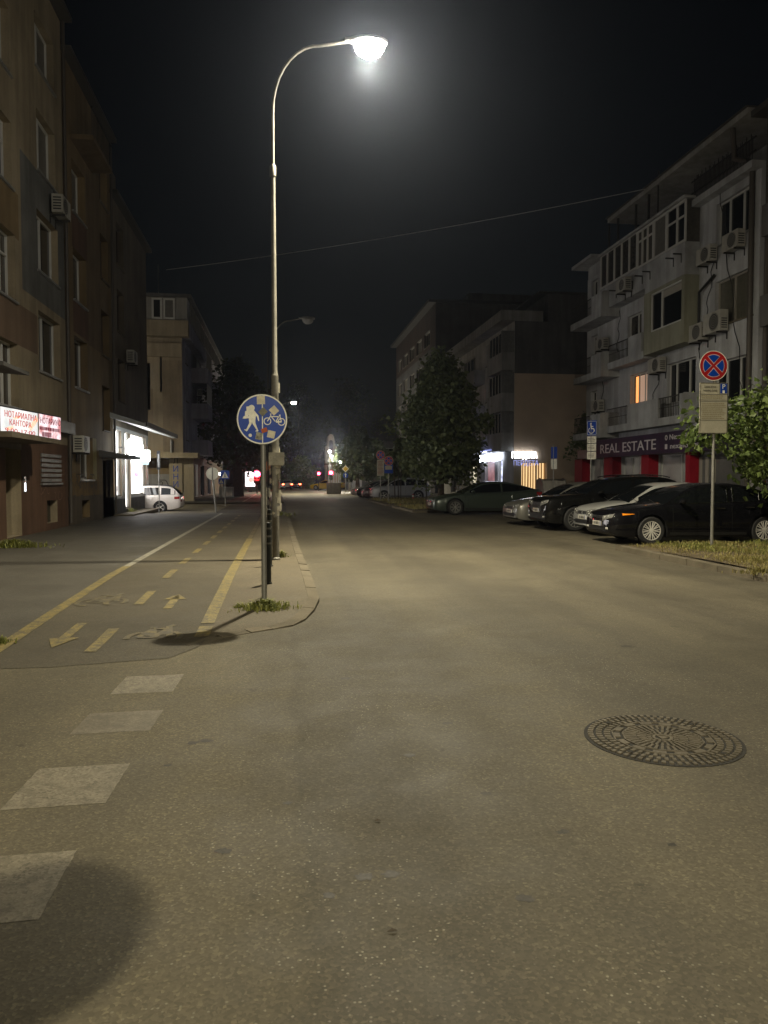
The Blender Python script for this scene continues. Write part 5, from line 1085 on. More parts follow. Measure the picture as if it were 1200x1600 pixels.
# ================================================================ CARS
M['carglass']=plain('car glass',(.006,.007,.008),.05,0,.6)
M['tyre']=plain('tyre rubber',(.015,.015,.015),.75)
M['alloy']=plain('alloy rim',(.62,.6,.55),.35,.15); M['alloy_dark']=plain('dark alloy rim',(.2,.2,.19),.35,.2)
M['chrome']=plain('chrome trim',(.55,.55,.55),.15,1.0)
M['trim']=plain('black plastic trim',(.014,.014,.014),.5)
M['lampglass']=plain('headlight glass',(.26,.26,.245),.12,.2,.8,coat=1); M['amber']=plain('amber lens',(.7,.2,.01),.15,emit=(1,.35,.02),es=.25)
M['taillens']=plain('tail light lens',(.3,.01,.012),.15,coat=1); M['fog']=plain('fog lamp chrome',(.75,.75,.7),.2,.2)
M['plate']=plain('number plate',(.55,.53,.46),.4)
SHAPES={
 'sedan':dict(L=4.88,W=1.84,wb=2.82,fo=.98,wr=.335,
  deck=[(0,.60),(.06,.70),(.25,.77),(.7,.865),(1.2,.93),(1.5,.965),(2.5,.985),(3.8,1.03),(4.25,1.085),(4.7,1.06),(4.83,.98),(4.88,.86)],
  roof=[(1.28,.93),(1.75,1.21),(2.12,1.37),(2.55,1.44),(3.0,1.445),(3.5,1.38),(3.95,1.23),(4.4,1.07)],ws=2.08,rw=3.42,pil=[(2.92,3.02)]),
 'liftback':dict(L=4.97,W=1.95,wb=2.96,fo=.95,wr=.35,
  deck=[(0,.58),(.08,.68),(.4,.78),(.9,.87),(1.3,.92),(1.6,.95),(2.6,.98),(3.9,1.04),(4.4,1.10),(4.8,1.09),(4.93,.98),(4.97,.85)],
  roof=[(1.3,.92),(1.85,1.2),(2.3,1.38),(2.75,1.44),(3.2,1.43),(3.7,1.35),(4.2,1.23),(4.72,1.08)],ws=2.3,rw=3.55,pil=[(3.0,3.08)]),
 'hatch':dict(L=4.15,W=1.73,wb=2.51,fo=.86,wr=.31,
  deck=[(0,.60),(.05,.71),(.2,.78),(.6,.86),(1.05,.91),(1.25,.935),(2.4,.955),(3.6,.98),(3.95,.98),(4.1,.9),(4.15,.8)],
  roof=[(1.02,.905),(1.5,1.2),(1.85,1.37),(2.25,1.44),(2.8,1.445),(3.4,1.40),(3.75,1.27),(4.06,.97)],ws=1.82,rw=3.5,pil=[(2.5,2.62),(3.35,3.5)]),
 'estate':dict(L=4.56,W=1.78,wb=2.58,fo=.88,wr=.32,
  deck=[(0,.60),(.05,.71),(.2,.78),(.6,.86),(1.1,.92),(1.3,.945),(2.5,.965),(3.9,1.0),(4.35,1.0),(4.5,.93),(4.56,.75)],
  roof=[(1.05,.91),(1.55,1.22),(1.9,1.39),(2.3,1.47),(3.0,1.48),(3.7,1.45),(4.1,1.36),(4.48,1.0)],ws=1.88,rw=4.02,pil=[(2.5,2.6),(3.4,3.5),(4.0,4.2)]),
 'suv':dict(L=4.72,W=1.9,wb=2.87,fo=.9,wr=.37,
  deck=[(0,.72),(.05,.9),(.16,.98),(.6,1.03),(1.2,1.075),(1.5,1.10),(2.5,1.12),(4.0,1.16),(4.5,1.16),(4.66,1.02),(4.72,.85)],
  roof=[(1.22,1.07),(1.75,1.37),(2.1,1.53),(2.5,1.61),(3.1,1.64),(3.8,1.61),(4.2,1.51),(4.6,1.15)],ws=2.1,rw=4.0,pil=[(2.75,2.85),(3.72,3.85)]),
 'compact_suv':dict(L=4.4,W=1.82,wb=2.56,fo=.9,wr=.36,
  deck=[(0,.70),(.06,.86),(.2,.94),(.6,1.0),(1.05,1.04),(1.3,1.07),(2.4,1.09),(3.8,1.13),(4.2,1.13),(4.34,1.0),(4.4,.85)],
  roof=[(1.0,1.03),(1.5,1.37),(1.85,1.55),(2.3,1.63),(3.0,1.65),(3.6,1.60),(3.95,1.48),(4.3,1.12)],ws=1.82,rw=3.75,pil=[(2.45,2.55),(3.3,3.42)]),
}
def make_car(shape,name,label,paint,loc,heading,cat='car',rim='alloy',spokes=10,group='cars parked on the right side',scale=1.0,amber=False,fine=True,rails=None,face='plain',lights=None):
    S=SHAPES[shape]; L,W=S['L'],S['W']; hw0=W/2
    t=empty(name,loc,heading,label=label,cat=cat,group=group); t.scale=(scale,)*3
    deck=lambda s:smooth_tab(S['deck'],s); roof=lambda s:smooth_tab(S['roof'],s)
    gnd=.17 if 'suv' not in shape else .22
    under=lambda s:smooth_tab([(0,gnd+.1),(.12,gnd+.04),(.5,gnd),(L-.7,gnd),(L-.2,gnd+.08),(L,gnd+.18)],s)
    hw=lambda s:smooth_tab([(0,hw0*.80),(.04,hw0*.87),(.12,hw0*.93),(.3,hw0*.968),(.7,hw0*.99),(1.4,hw0),(L-1.2,hw0),(L-.5,hw0*.96),(L-.15,hw0*.9),(L-.04,hw0*.82),(L,hw0*.72)],s)
    wr=S['wr']; ar=wr+.05; ax=(S['fo'],S['fo']+S['wb']); xs=(L/2-ax[0],L/2-ax[1])
    base=[0,.02,.05,.1,.16,.25,.36,.5]+[.5+(L-1.0)*i/26 for i in range(1,27)]+[L-.36,L-.25,L-.16,L-.08,L-.03,L]
    st=[(q,None) for q in base if all(abs(q-c)>ar+.004 for c in ax)]
    for c in ax:
        st+=[(c-ar-.0015,None),(c+ar+.0015,None)]+[(c-ar*cos(pi*k/18),c) for k in range(19)]
    st.sort()
    def ring(s,c):
        """half section: floor, wheel housing, side, shoulder, deck; the housing rises over a wheel"""
        zb,zd,w=under(s),deck(s),hw(s); h=zd-zb
        za=zb+.02 if c is None else max(zb+.02,wr+sqrt(max(0,ar*ar-(s-c)**2)))
        yp=lambda t:w*smooth_tab([(0,.945),(.07,.975),(.2,.992),(.42,1.0),(.6,1.0),(.78,.985),(.94,.962)],t)
        wi=w-.27 if c is not None else w*.9
        t0=(za-zb)/h; t1=max(t0+.02,(h-.055)/h)
        pts=[(0,zb),(wi,zb),(wi,za if c is not None else zb+.002)]+[(yp(t0+(t1-t0)*j/5),zb+h*(t0+(t1-t0)*j/5)) for j in range(6)]+[(w*.925,zd-.015),(w*.86,zd+.004),(w*.5,zd+.028),(0,zd+.036)]
        return [(y,z) for y,z in pts]+[(-y,z) for y,z in pts[-2:0:-1]]
    n=len(ring(1,None)); b=MB(); vs=[]
    for s,c in st: vs+=[(L/2-s,y,z) for y,z in ring(s,c)]
    fs=[]; ms=[]
    for i in range(len(st)-1):
        for k in range(n):
            fs.append((i*n+k,(i+1)*n+k,(i+1)*n+(k+1)%n,i*n+(k+1)%n)); ms.append(1 if min(k,n-1-k)<=2 else 0)
    for f_,m_ in zip(fs,ms): b.f.append(f_); b.m.append(m_)
    b.v=vs; b.f.append(tuple(range(n))); b.m.append(0); b.f.append(tuple((len(st)-1)*n+k for k in range(n-1,-1,-1))); b.m.append(0)
    bo=b.build('body',[paint,M['trim']],t,smooth=True,angle=35); me=bo.data
    tr=BVHTree.FromPolygons([v.co.copy() for v in me.vertices],[tuple(p.vertices) for p in me.polygons])
    # cabin
    s0,s1=S['roof'][0][0],S['roof'][-1][0]; N=44
    cs=sorted(set([s0+(s1-s0)*i/N for i in range(N+1)]+[S['ws'],S['rw']]+[q for a in S['pil'] for q in a]))
    gl=MB(); rf=MB(); rings=[]
    rmax=max(z for _,z in S['roof'])
    for s in cs:
        zd=deck(s)-.004; zr=max(roof(s),zd+.004); k=min(1,(zr-zd)/(rmax-zd)); w=hw(s)
        yb=w*.90; yt=yb-(zr-zd)*.40
        hh=zr-zd
        half=[(yb,zd),(yb-.004,zd+min(.02,hh*.2)),(yb+(yt-yb)*.8,zd+hh*.83),(yb+(yt-yb)*.95,zd+hh*.94),(yt-.05,zr),(yt*.5,zr+.02*k),(0,zr+.028*k)]
        rings.append([(L/2-s,y,z) for y,z in half]+[(L/2-s,-y,z) for y,z in half[-2::-1]])
    m_=len(rings[0])
    for i in range(len(cs)-1):
        sm=(cs[i]+cs[i+1])/2
        for k in range(m_-1):
            kk=min(k,m_-2-k)      # 0 belt,1 side glass,2-3 rail,4-5 top
            q=[rings[i][k],rings[i+1][k],rings[i+1][k+1],rings[i][k+1]]
            inpil=any(a<sm<b_ for a,b_ in S['pil'])
            glass=(kk==1 and not inpil and s0+.28<sm<s1-.25) or (kk>=4 and (sm<S['ws'] or sm>S['rw']))
            (gl if glass else rf).quad(*q)
    def weld(o):
        bm=bmesh.new(); bm.from_mesh(o.data); bmesh.ops.remove_doubles(bm,verts=bm.verts,dist=.0005); bmesh.ops.recalc_face_normals(bm,faces=bm.faces); bm.to_mesh(o.data); bm.free()
        o.data.polygons.foreach_set('use_smooth',[True]*len(o.data.polygons)); o.data.set_sharp_from_angle(angle=R(40))
    weld(rf.build('roof',paint,t)); weld(gl.build('window_glass',M['carglass'],t))
    if fine:
        q=MB()
        for sg in(-1,1):
            P=[(L/2-s,sg*(hw(s)*.90+.004),deck(s)+.006) for s in cs if s0+.25<s<s1-.2]; q.tube(P,.007,5)
        q.build('window_trim',M[rails] if rails else M['trim'],t)
        if rails=='chrome' and shape=='sedan':
            for s in (S['pil'][0][0]-.02,S['pil'][0][1]+.02,S['rw']+.28):
                q=MB()
                for sg in(-1,1):
                    zd,zr=deck(s),roof(s); yb=hw(s)*.9; q=MB(); q.bar((L/2-s,sg*(yb+.003),zd+.02),(L/2-s-.03,sg*(yb-(zr-zd)*.30+.003),zd+(zr-zd)*.8),.022,.008); q.build('pillar_trim',M['chrome'],t)
            q=MB(); s=S['roof'][0][0]+.55; q.box(L/2-s-.05,-.62,deck(s)+.14,L/2-s-.045,-.5,deck(s)+.3); q.build('windscreen_paper',M['s_white'],t)
        if shape in('suv','compact_suv','estate'):
            for sg in(-1,1):
                P=[(L/2-s,sg*(hw(s)*.9-(roof(s)-deck(s))*.40-.06),roof(s)+.05) for s in [S['ws']+.15+(S['rw']-S['ws']-.1)*i/10 for i in range(11)]]; q=MB(); q.tube(P,.018,6); q.build('roof_rail',M['chrome'] if rails else M['trim'],t)
    # wheels
    proto=[]
    for x in xs:
        for sg in(-1,1):
            Wm=Matrix.Translation((x,sg*(hw0-.115),wr))@Matrix.Rotation(-R(90)*sg,4,'X'); q=MB(); r=wr
            q.lathe([(r*.66,-.1),(r*.9,-.105),(r*.985,-.08),(r,-.05),(r,.05),(r*.985,.08),(r*.9,.105),(r*.68,.1),(r*.66,.085)],28,Wm); wo=q.build('wheel',M['tyre'],t,smooth=True)
            q=MB(); q.lathe([(r*.665,.095),(r*.675,.102),(r*.635,.1),(r*.62,.03)],28,Wm,close=False)
            for k in range(spokes):
                a=2*pi*k/spokes
                for off in((-.06,.06) if spokes<=12 else (0,)):
                    q.bar(Wm@V((r*.12*cos(a),r*.12*sin(a),.085)),Wm@V((r*.65*cos(a+off*2.2),r*.65*sin(a+off*2.2),.092)),.02,.018)
            q.lathe([(.001,.1),(.045,.1),(.055,.085),(.055,.06)],14,Wm,close=False); q.build('rim',M[rim],wo,smooth=True,angle=30)
            q=MB(); q.lathe([(r*.62,.03),(.001,.03)],20,Wm,close=False); q.build('brake_disc',M['black'],wo)
    # patches that follow the body
    def patch(nm,mat,grid,dirn,off=.006,par=t,flip=False):
        vs=[];rows=len(grid);cols=len(grid[0]);d=V(dirn).normalized()
        for rw_ in grid:
            for p in rw_:
                h=tr.ray_cast(V(p)-d*.0,d,3.0); 
                if h[0] is None: return None
                vs.append(h[0]+(h[1] if h[1].dot(d)<0 else -h[1])*off)
        q=MB(); q.add(vs,[(i*cols+j,i*cols+j+1,(i+1)*cols+j+1,(i+1)*cols+j) for i in range(rows-1) for j in range(cols-1)])
        return q.build(nm,mat,par,smooth=True)
    zf0=deck(.05); zn=under(0.02)
    fr=lambda y0,y1,z0,z1,ny=7,nz=4:[[(L/2+.6,y0+(y1-y0)*j/(ny-1),z0+(z1-z0)*i/(nz-1)) for j in range(ny)] for i in range(nz)]
    for sg in(-1,1):      # headlights wrap round the corner
        gd=[]
        hl={'suv':(.14,.40),'sedan':(.13,.5)}.get(shape,(.14,.46))
        for i in range(5):
            rw_=[]
            for j in range(9):
                k=j/8; y=hw0*(.52+.46*k); zt=zf0-.015+.06*k-.005; zb=zt-hl[0]*(1-.35*k)+(.0)
                rw_.append((L/2+.5-.9*k*.2,sg*y,zb+(zt-zb)*i/4))
            gd.append(rw_)
        patch('headlight',M['lampglass'],gd,(-1,-sg*.28,0),.008)
        if fine:
            for j0 in (2,5): patch('headlight_lens',M['fog'],[[(p[0],p[1]-sg*.015,p[2]) for p in r_[j0:j0+2]] for r_ in gd[2:4]],(-1,-sg*.28,0),.012)
        if amber:
            patch('indicator',M['amber'],[[(L/2-.28-.28*j/4,sg*(hw0+.5),zf0+.005+.045*i/2*(1-j/5)+.03*j/4) for j in range(5)] for i in range(3)],(0,-sg,0),.012)
        # tail lights, door seams, handles, sill
        tl=[[(L/2-L+.1+.26*(1-j/4),sg*(hw0+.5),deck(L-.3)-.1-.14*i/2) for j in range(5)] for i in range(3)]
        patch('tail_light',M['taillens'],tl,(0,-sg,0),.008)
        patch('tail_light_rear',M['taillens'],[[(-L/2-.6,sg*hw0*(.55+.26*j/4),under(L)+(deck(L)-under(L))*.93-.1*i/2) for j in range(5)] for i in range(3)],(1,0,0),.008)
        if fine:
            ds=[S['roof'][0][0]+.22,(S['pil'][0][0]+S['pil'][0][1])/2]+[L-S['fo']*0-(L-S['fo']-S['wb'])-.12]
            for s in ds:
                patch('door_seam',M['black'],[[(L/2-s+dx+(.0 if z>.5 else 0),sg*(hw0+.5),z) for dx in(-.004,.004)] for z in [.3+(deck(s)-.34)*i/10 for i in range(11)]],(0,-sg,0),.0035)
            for s in (ds[1]-.28,ds[2]-.26):
                q=MB(); x=L/2-s; h=tr.ray_cast(V((x,sg*(hw0+.5),deck(s)-.13)),V((0,-sg,0)),2); 
                if h[0] is not None: q.box(x-.1,h[0].y-.005,h[0].z-.014,x+.1,h[0].y+sg*.028,h[0].z+.014); q.build('door_handle',M['chrome'] if rails=='chrome' else paint,t)
            s=S['roof'][0][0]+.42; x=L/2-s; q=MB()
            Mm=Matrix.Translation((x,sg*(hw0*.9+.16),deck(s)+.06))@Matrix.Diagonal((.085,.11,.075,1)); q.lathe([(sin(pi*i/6)+.001,-cos(pi*i/6)) for i in range(7)],12,Mm); q.bar((x,sg*hw0*.86,deck(s)-.0),(x,sg*(hw0*.9+.1),deck(s)+.03),.05,.03); q.build('side_mirror',paint,t,smooth=True)
            patch('sill_trim',M['trim'],[[(L/2-s,sg*(hw0+.5),gnd+.06+.07*i) for s in [S['fo']+.45+(S['wb']-.9)*j/8 for j in range(9)]] for i in range(2)],(0,-sg,0),.007)
    h=zf0-zn
    if face=='kidney':
        patch('grille',M['black'],fr(-hw0*.45,hw0*.45,zf0-.30,zf0-.04,9,4),(-1,0,0),.006)
        q=patch('grille_star',M['chrome'],[[(L/2+.6,.07*cos(a)*r_,zf0-.16+.07*sin(a)*r_) for a in [2*pi*k/14 for k in range(15)]] for r_ in(.75,1.0)],(-1,0,0),.012)
        patch('grille_bar',M['chrome'],fr(-hw0*.4,hw0*.4,zf0-.17,zf0-.15,7,2),(-1,0,0),.009)
    elif face=='slim':
        for sg in(-1,1): patch('grille',M['black'],fr(sg*.05,sg*hw0*.48,zf0-.13,zf0-.04,5,3),(-1,0,0),.006)
        patch('grille_emblem',M['chrome'],[[(L/2+.6,.05*cos(a)*r_,zf0-.085+.05*sin(a)*r_) for a in [2*pi*k/14 for k in range(15)]] for r_ in(.7,1.0)],(-1,0,0),.012)
    elif face=='wide':
        patch('grille',M['black'],fr(-hw0*.5,hw0*.5,zf0-.08,zf0-.02,9,2),(-1,0,0),.006)
        patch('grille_emblem',M['chrome'],[[(L/2+.6,.055*cos(a)*r_,zf0-.05+.04*sin(a)*r_) for a in [2*pi*k/14 for k in range(15)]] for r_ in(.7,1.0)],(-1,0,0),.012)
    else: patch('grille',M['black'],fr(-hw0*.42,hw0*.42,zf0-.13,zf0-.05,7,3),(-1,0,0),.006)
    patch('lower_intake',M['black'],fr(-hw0*.6,hw0*.6,zn+.06,zn+.06+h*.26,9,3),(-1,0,0),.006)
    if fine:
        for sg in(-1,1): patch('fog_lamp',M['fog'] if face in('wide','kidney') else M['trim'],fr(sg*hw0*.66,sg*hw0*.82,zn+.1,zn+.15,4,2),(-1,-sg*.1,0),.009)
        q=MB(); 
        for k in range(3): q.bar((L/2-.0,-hw0*.58,zn+.09+h*.07*k),(L/2-.0,hw0*.58,zn+.09+h*.07*k),.012)
        q.build('intake_bar',M['trim'],t)
        q=MB()
        for sg in(-1,1): q.bar((L/2-S['roof'][0][0]+.06,sg*.5,deck(S['roof'][0][0])+.05),(L/2-S['roof'][0][0]-.06,sg*.5-.55,deck(S['roof'][0][0])+.11),.012)
        q.build('wiper',M['trim'],t)
    pz=zf0-h*.48; q=MB(); q.box(L/2-.01,-.26,pz-.055,L/2+.018,.26,pz+.055); po=q.build('number_plate',M['plate'],t); q=MB(); rnd=random.Random(len(label))
    y=.17
    for k in range(7):
        w=rnd.uniform(.028,.042); q.box(L/2+.0185,y-w,pz-.034,L/2+.0195,y,pz+.034); y-=w+(.035 if k in(0,4) else .014)
    q.box(L/2+.0185,.215,pz-.05,L/2+.0194,.255,pz+.05,1); q.build('plate_print',[M['s_black'],M['s_blue']],po)
    q=MB(); q.box(-L/2-.012,-.26,.68,-L/2+.02,.26,.79); q.build('rear_number_plate',M['plate'],t)
    if lights=='tail':
        for sg in(-1,1):
            q=MB(); q.box(-L/2-.03,sg*hw0*.55,.74,-L/2-.005,sg*hw0*.9,.9); q.build('lit_tail_light',lit('lit tail light',(1,.12,.05),14),t)
    return t
P_black=carpaint('black car paint',(.0035,.0035,.005),.0,.2); P_black2=carpaint('black suv paint',(.0035,.0035,.0035),0,.22); P_silver=carpaint('silver car paint',(.5,.5,.48),.35,.35); P_grey=carpaint('grey car paint',(.18,.175,.155),.4,.35); P_green=carpaint('dark green car paint',(.045,.06,.048),.3,.28); P_silver2=carpaint('pale silver car paint',(.42,.43,.45),.35,.35); P_maroon=carpaint('maroon car paint',(.05,.012,.01),.1,.25); P_white=carpaint('white car paint',(.6,.56,.52),0,.35); P_yellow=carpaint('yellow taxi paint',(.75,.5,.015),0,.3)
H=pi   # noses point at the road (towards -x)
def park(nose,Y,L): return (nose+L/2,Y,0)
make_car('sedan','parked_car','black saloon with amber indicator and bright multi spoke wheels, nearest of the parked row',P_black,park(7.7,17.98,4.88),H-R(2.0),amber=True,spokes=10,rails='chrome',face='wide')
make_car('hatch','parked_car','silver hatchback with slim split grille, tucked behind the nearest black saloon',P_silver,park(8.35,20.6,4.15),H-R(1),face='slim',spokes=7,rim='alloy_dark')
make_car('suv','parked_car','black SUV with a round emblem in its grille, between the silver and grey cars',P_black2,park(7.75,22.85,4.72),H+R(1),face='kidney',spokes=14,rails='chrome',rim='alloy_dark')
make_car('sedan','parked_car','grey saloon with long pale headlights, farthest of the close row of four',P_grey,park(7.68,25.45,4.88),H+R(1),face='plain',spokes=6)
make_car('liftback','parked_car','dark green sloping-roofed saloon parked by the linden tree, seen from its side',P_green,park(6.48,33.5,4.97),H,face='slim',spokes=8,rim='alloy_dark')
make_car('compact_suv','parked_car','silver compact SUV behind the small no stopping signs',P_silver2,park(6.55,57,4.4),H,spokes=5)
make_car('hatch','parked_car','maroon hatchback beyond the silver compact SUV',P_maroon,park(6.2,59.9,4.15),H,spokes=5)
make_car('sedan','parked_car','black saloon beyond the maroon hatchback',P_black,park(6.0,62.8,4.88),H,spokes=5)
make_car('hatch','parked_car','farthest car of the right row, dark with a pale front',P_grey,park(5.9,65.6,4.15),H,spokes=5)
make_car('estate','parked_car','white estate car with red tail light in the left side street by the shop',P_white,(-6.95,39.2,-.1),pi,group='cars on the left side',spokes=5,scale=.9,rim='alloy')
c=on_z(503,765,0); make_car('sedan','taxi','yellow taxi at the crossroads by the grey cabinet',P_yellow,(on_y(503,760,113).x+.8,113,0),pi-R(25),cat='taxi',group='cars at the crossroads',fine=False)
for k,(px,Y,lab,pn) in enumerate(((436,117,'car with lit red tail lights, leftmost at the far crossroads beside the pole',P_grey),(448.5,122,'car with two lit red tail lights in the middle of the far crossroads group',P_silver),(462,118.5,'car with lit tail lights, rightmost of the far crossroads group near the lit bush',P_black))):
    make_car('hatch','moving_car',lab,pn,(on_y(px,760,Y).x,Y,0),pi/2,group='cars at the crossroads',fine=False,lights='tail')
# ================================================================ TREES, WEEDS, PERSON, LIGHT
def leaf_cloud(mb,pts,size,rnd,fold=.25,aspect=.75):
    for p in pts:
        s=size*rnd.uniform(.45,1.5); a=V((rnd.gauss(0,1),rnd.gauss(0,1),rnd.gauss(0,.7)-.45)).normalized(); b=a.cross(V((rnd.gauss(0,1),rnd.gauss(0,1),rnd.gauss(0,1)))).normalized(); n=a.cross(b)
        w=s*aspect/2; t=V(p)
        v=[t,t+a*s*.35+b*w+n*s*fold*.3,t+a*s,t+a*s*.35-b*w+n*s*fold*.3,t+a*s*.5]
        mb.add(v,[(0,1,4),(1,2,4),(2,3,4),(3,0,4)])
def tree(name,loc,label,height,crown_z,rx,trunk_r,nleaf,lsize,mat,seed,group='street trees',cat='tree',profile=None,clumps=46,lean=(0,0),squash=1.0):
    rnd=random.Random(seed); t=empty(name,loc,label=label,cat=cat,group=group)
    w=MB(); top=height*.9; mid=crown_z+.25*(height-crown_z)
    w.tube([(0,0,-.05),(lean[0]*.2,lean[1]*.2,crown_z*.5),(lean[0]*.5,lean[1]*.5,crown_z),(lean[0],lean[1],mid+.3*(height-mid)),(lean[0],lean[1],top)],[trunk_r*1.25,trunk_r,trunk_r*.85,trunk_r*.5,trunk_r*.12],10)
    prof=profile or (lambda k:sin(pi*min(1,.12+.88*k)**.8)**.7 if k<1 else 0)
    cl=[]
    for i in range(clumps):
        k=(i+.5)/clumps; z=crown_z+(height-crown_z)*k; a=i*2.4+rnd.uniform(-.5,.5); rr=rx*prof(k)*rnd.uniform(.35,1.0)
        c=V((lean[0]+rr*cos(a),lean[1]+rr*sin(a)*squash,z+rnd.uniform(-.2,.2)))
        cl.append((c,rx*rnd.uniform(.2,.42)))
        if i%2==0:
            s=V((lean[0]*.8,lean[1]*.8,max(crown_z*.85,z-rr*.6))); m=s.lerp(c,.5)+V((0,0,.12*rx*.3)); w.tube([s,m,c],[trunk_r*.35*(1.1-k*.6),trunk_r*.2,trunk_r*.06],6)
    w.build('trunk',M['trunk'],t,smooth=True)
    f=MB(); per=nleaf//clumps
    for c,r in cl:
        pts=[]
        for j in range(per):
            d=V((rnd.gauss(0,1),rnd.gauss(0,1),rnd.gauss(0,.75))).normalized()*r*(rnd.random()**.45); pts.append(c+d)
        leaf_cloud(f,pts,lsize,rnd)
    f.build('crown',mat,t); return t
lin=lambda k:(min(1,.62+1.2*k) if k<.34 else max(0,1-((k-.34)/.68)**1.75))
p=on_y(689,790,38.5); tree('linden_tree',(p.x,38.5,.1),'dense pointed linden tree on the verge above the dark green car',7.5,1.6,2.3,.17,14000,.22,M['leaf_linden'],3,profile=lin,clumps=110)
tree('young_tree',(11.2,15.35,.12),'leafy young tree at the right margin beside the no stopping sign',3.3,1.45,2.05,.07,8000,.13,M['leaf_near'],9,clumps=46,profile=lambda k:sin(pi*(.18+.72*k))**.6,lean=(-.15,-.1))
p=on_y(672.5,797,43.5); tree('sapling',(on_y(666,797,41.2).x,41.2,.1),'thin young sapling on the verge in front of the linden trunk',2.6,1.5,.55,.035,240,.13,M['leaf_linden'],21,clumps=10,group='saplings on the verge')
for k,px in enumerate((617,622,626)):
    p=on_y(px,785,51); b=MB(); b.tube([(0,0,0),(.03*(k-1),0,2.6+.15*k)],.035,7); o=tag(b.build('tree_stake',M['trunk']),'left tree stake of three on the far verge|middle tree stake of three on the far verge|right tree stake of three on the far verge'.split('|')[k]+' before the silver compact SUV','stake','tree stakes on the far verge'); o.location=(p.x,51,.08)
p=on_y(905,690,43.6); tree('courtyard_tree',(19.4,46.5,0),'dark leafy tree in the gap between the curtain shop and the estate agency',5.6,2.6,1.6,.09,2600,.2,M['leaf_linden'],31,clumps=36)
# far trees
p=on_y(372,780,66); tree('plane_tree',(p.x,66,.05),'dark tree with thick trunk at the far left of the cycle lane',11,3.2,3.6,.42,7000,.34,M['leaf_dark'],41,group='far trees',clumps=60)
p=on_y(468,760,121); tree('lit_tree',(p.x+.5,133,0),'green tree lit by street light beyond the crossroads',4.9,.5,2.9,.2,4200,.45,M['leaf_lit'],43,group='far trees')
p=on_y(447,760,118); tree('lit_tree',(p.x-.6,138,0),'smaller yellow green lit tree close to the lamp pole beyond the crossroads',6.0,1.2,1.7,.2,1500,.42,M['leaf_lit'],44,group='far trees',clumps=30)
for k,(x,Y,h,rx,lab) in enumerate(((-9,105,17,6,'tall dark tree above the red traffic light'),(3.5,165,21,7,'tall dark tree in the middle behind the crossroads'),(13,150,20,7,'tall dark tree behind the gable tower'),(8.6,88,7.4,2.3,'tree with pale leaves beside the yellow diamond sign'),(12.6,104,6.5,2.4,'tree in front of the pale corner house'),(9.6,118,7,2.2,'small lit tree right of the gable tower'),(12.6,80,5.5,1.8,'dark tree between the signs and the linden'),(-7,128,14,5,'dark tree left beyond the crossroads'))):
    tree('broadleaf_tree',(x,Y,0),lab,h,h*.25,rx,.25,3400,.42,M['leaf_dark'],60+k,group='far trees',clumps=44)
# white railing on the far left
c0=on_y(343,778,63);c1=on_y(365,778,63); t=empty('railing_fence',(c0.x,63,.0),label='low white railing fence in front of the thick-trunked tree on the left',cat='fence'); w=c1.x-c0.x
b=MB(); b.box(0,-.03,.12,w,.03,.2); b.box(0,-.03,.85,w,.03,.93); b.build('rail',M['offwhite'],t); b=MB()
for k in range(12): b.box(w*k/11-.03,-.022,0,w*k/11+.03,.022,.95)
b.build('upright',M['offwhite'],t)
# weeds and dry grass
def grass(name,area,n,h,mat,zf,seed,label=None,cat=None,dens=None):
    rnd=random.Random(seed); mb=MB()
    x0,y0,x1,y1=area; k=0
    while k<n:
        x=rnd.uniform(x0,x1);y=rnd.uniform(y0,y1)
        if dens and rnd.random()>dens(x,y): k+=.2; continue
        k+=1
        z=zf(x,y); a=rnd.uniform(0,6.28); L=h*rnd.uniform(.4,1.4); b=rnd.uniform(.15,.9)*L; wd=rnd.uniform(.004,.009)*(1+h*2)
        d=V((cos(a),sin(a),0)); s=V((-d.y,d.x,0))*wd; p=V((x,y,z-.01)); m=p+d*b*.35+V((0,0,L*.7)); e=p+d*b+V((0,0,L))
        mb.add([p-s,p+s,m+s*.7,m-s*.7,e],[(0,1,2,3),(3,2,4)])
    o=mb.build(name,mat); 
    if cat: tag(o,label,cat)
    else: o['kind']='stuff'; o['label']=label or 'grass'
    return o
from mathutils import noise as mn
dn=lambda x,y:max(.03,min(1,.55+1.1*mn.noise(V((x*1.1,y*1.1,3.3)))))
grass('dry_grass',(7.38,9.5,13,15.8),19000,.065,M['grass_dry'],lambda x,y:.135+.03*sin(x*2.1+y*1.3)*sin(y*1.7),1,'dry yellow grass on the near right verge',dens=dn)
grass('green_grass',(8.0,11.2,13,15.85),9000,.085,M['grass_green'],lambda x,y:.14,2,'green weeds among the dry grass',dens=lambda x,y:max(0,.2+1.2*mn.noise(V((x*.9,y*.9,9.1)))))
grass('dry_grass',(6.1,35.3,12.5,41.9),5500,.16,M['grass_dry'],lambda x,y:.12,5,'dry grass on the verge by the dark green car',dens=dn)
grass('dry_grass',(6.15,44.2,12.5,54.4),6000,.18,M['grass_dry'],lambda x,y:.12,6,'dry grass on the far verge',dens=dn)
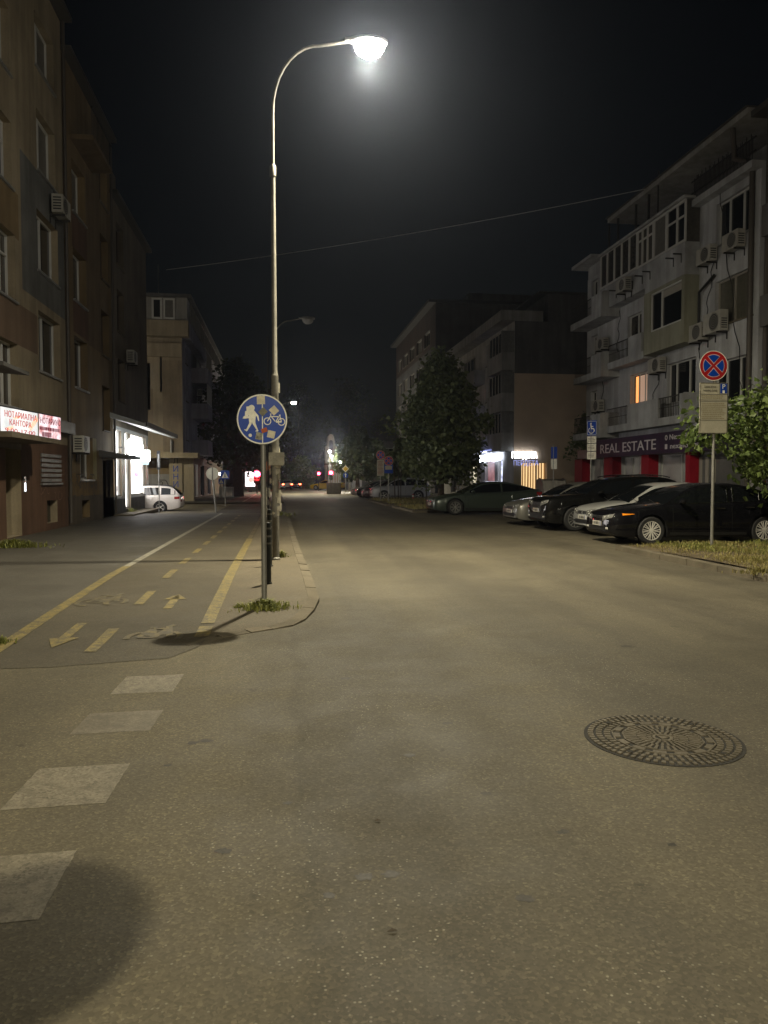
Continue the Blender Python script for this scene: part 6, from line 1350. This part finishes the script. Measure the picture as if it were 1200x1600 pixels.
def tuft(name,px,py,r,n,h,label,seed,mat='grass_green',flat=.6):
    c=on_z(px,py,.06); rnd=random.Random(seed); mb=MB()
    for i in range(n):
        q=abs(rnd.gauss(0,.5)); a=rnd.uniform(0,6.28); x=c.x+r*q*cos(a); y=c.y+r*q*flat*sin(a); z=zp(y) if c.x<.6 else .1
        b=rnd.uniform(0,6.28); L=h*rnd.uniform(.4,1.3)*(1.2-q*.5); d=V((cos(b),sin(b),0)); bd=rnd.uniform(.4,1.3)*L; s=V((-d.y,d.x,0))*rnd.uniform(.004,.009); p=V((x,y,z)); m=p+d*bd*.4+V((0,0,L*.7)); e=p+d*bd+V((0,0,L*.8))
        mb.add([p-s,p+s,m+s,m-s,e],[(0,1,2,3),(3,2,4)])
    tag(mb.build(name,M[mat]),label,'weeds')
tuft('weed_tuft',414,949,.34,620,.1,'yellow green weeds round the foot of the blue sign post',1)
tuft('weed_tuft',374,947,.08,60,.04,'tiny weed left of the blue sign post on the yellow line edge',2)
tuft('weed_tuft',437,874,.16,160,.12,'weeds at the foot of the lit lamp pole',3)
tuft('weed_tuft',20,858,.75,900,.16,'dark grass patch by the wall at the left margin',4)
tuft('weed_tuft',0,998,.14,90,.07,'weeds by the yellow line at the left margin',5)
tuft('weed_tuft',205,803,.5,260,.25,'weeds growing in front of the bright shop step',6)
tuft('weed_tuft',440,806,.9,260,.12,'sparse weeds along the island kerb behind the lamp pole',7,flat=3)
tuft('weed_tuft',1190,900,.5,260,.1,'dry weeds in the gutter at the right margin',8,'grass_dry')
# unseen round sign added beside the viewpoint to cast the lower left shadow
t=empty('path_sign',(-.71,-.12,0),label='unseen round sign added beside viewpoint to cast the shadow at lower left',cat='traffic sign'); post(t,2.45,.033,M['steel'])
f=frame((0,.05,2.2),(-1,-.03,0),(0,0,1)); q=MB(); plate_body(q,f,circ(.3,48),.012); q.build('sign_plate',M['s_back'],t); q=MB(); disc(q,f,.3,.002,0,48,.284); disc(q,f,.284,.0015,1,48); seg(q,f,(0,-.28),(0,.28),.02,.003,0); q.build('sign_face',[M['s_white'],M['s_blue']],t)
# ================================================================ HAZE, SKY, CAMERA
m=bpy.data.materials.new('thin night haze'); m.use_nodes=True; nt=m.node_tree; nt.nodes.remove(nt.nodes['Principled BSDF']); pvn=nd(nt,'ShaderNodeVolumePrincipled'); pvn.inputs['Color'].default_value=(.66,.76,1,1); pvn.inputs['Density'].default_value=.0006; pvn.inputs['Anisotropy'].default_value=.87
nt.links.new(pvn.outputs['Volume'],nt.nodes['Material Output'].inputs['Volume'])
h=MB().box(-121,-41,-1.6,151,261,24); o=h.build('haze',m); o['kind']='stuff'; o['label']='thin night haze added to give the street lamps a halo'  # scattering volume added to imitate the glare round the lamps
w=bpy.data.worlds.new('World'); SC.world=w; w.use_nodes=True; nt=w.node_tree; bg=nt.nodes['Background']; sk=nd(nt,'ShaderNodeTexSky'); sk.sky_type='NISHITA'; sk.sun_disc=False; sk.sun_elevation=R(12); sk.sun_rotation=R(200); nt.links.new(mix(nt,1.0,sk.outputs['Color'],(1,.8,.7),'MULTIPLY'),bg.inputs['Color']); bg.inputs['Strength'].default_value=.0008
cam=bpy.data.cameras.new('camera'); co=bpy.data.objects.new('camera',cam); COL.objects.link(co); cam.sensor_fit='VERTICAL'; cam.sensor_height=36; cam.lens=27.0; cam.clip_end=2000; cam.clip_start=.05
co.location=(0,0,CAMZ); mm=Matrix((_Rt,_U,-_F)).transposed(); co.rotation_euler=mm.to_euler(); SC.camera=co
SC.view_settings.view_transform='Standard'; SC.view_settings.look='None'; SC.view_settings.gamma=1; SC.view_settings.exposure=.3
SC.render.resolution_x=768; SC.render.resolution_y=1024
SC.cycles.use_denoising=True; SC.cycles.max_bounces=5; SC.cycles.diffuse_bounces=3; SC.cycles.glossy_bounces=3; SC.cycles.volume_bounces=0; SC.cycles.sample_clamp_indirect=4; SC.cycles.use_light_tree=True
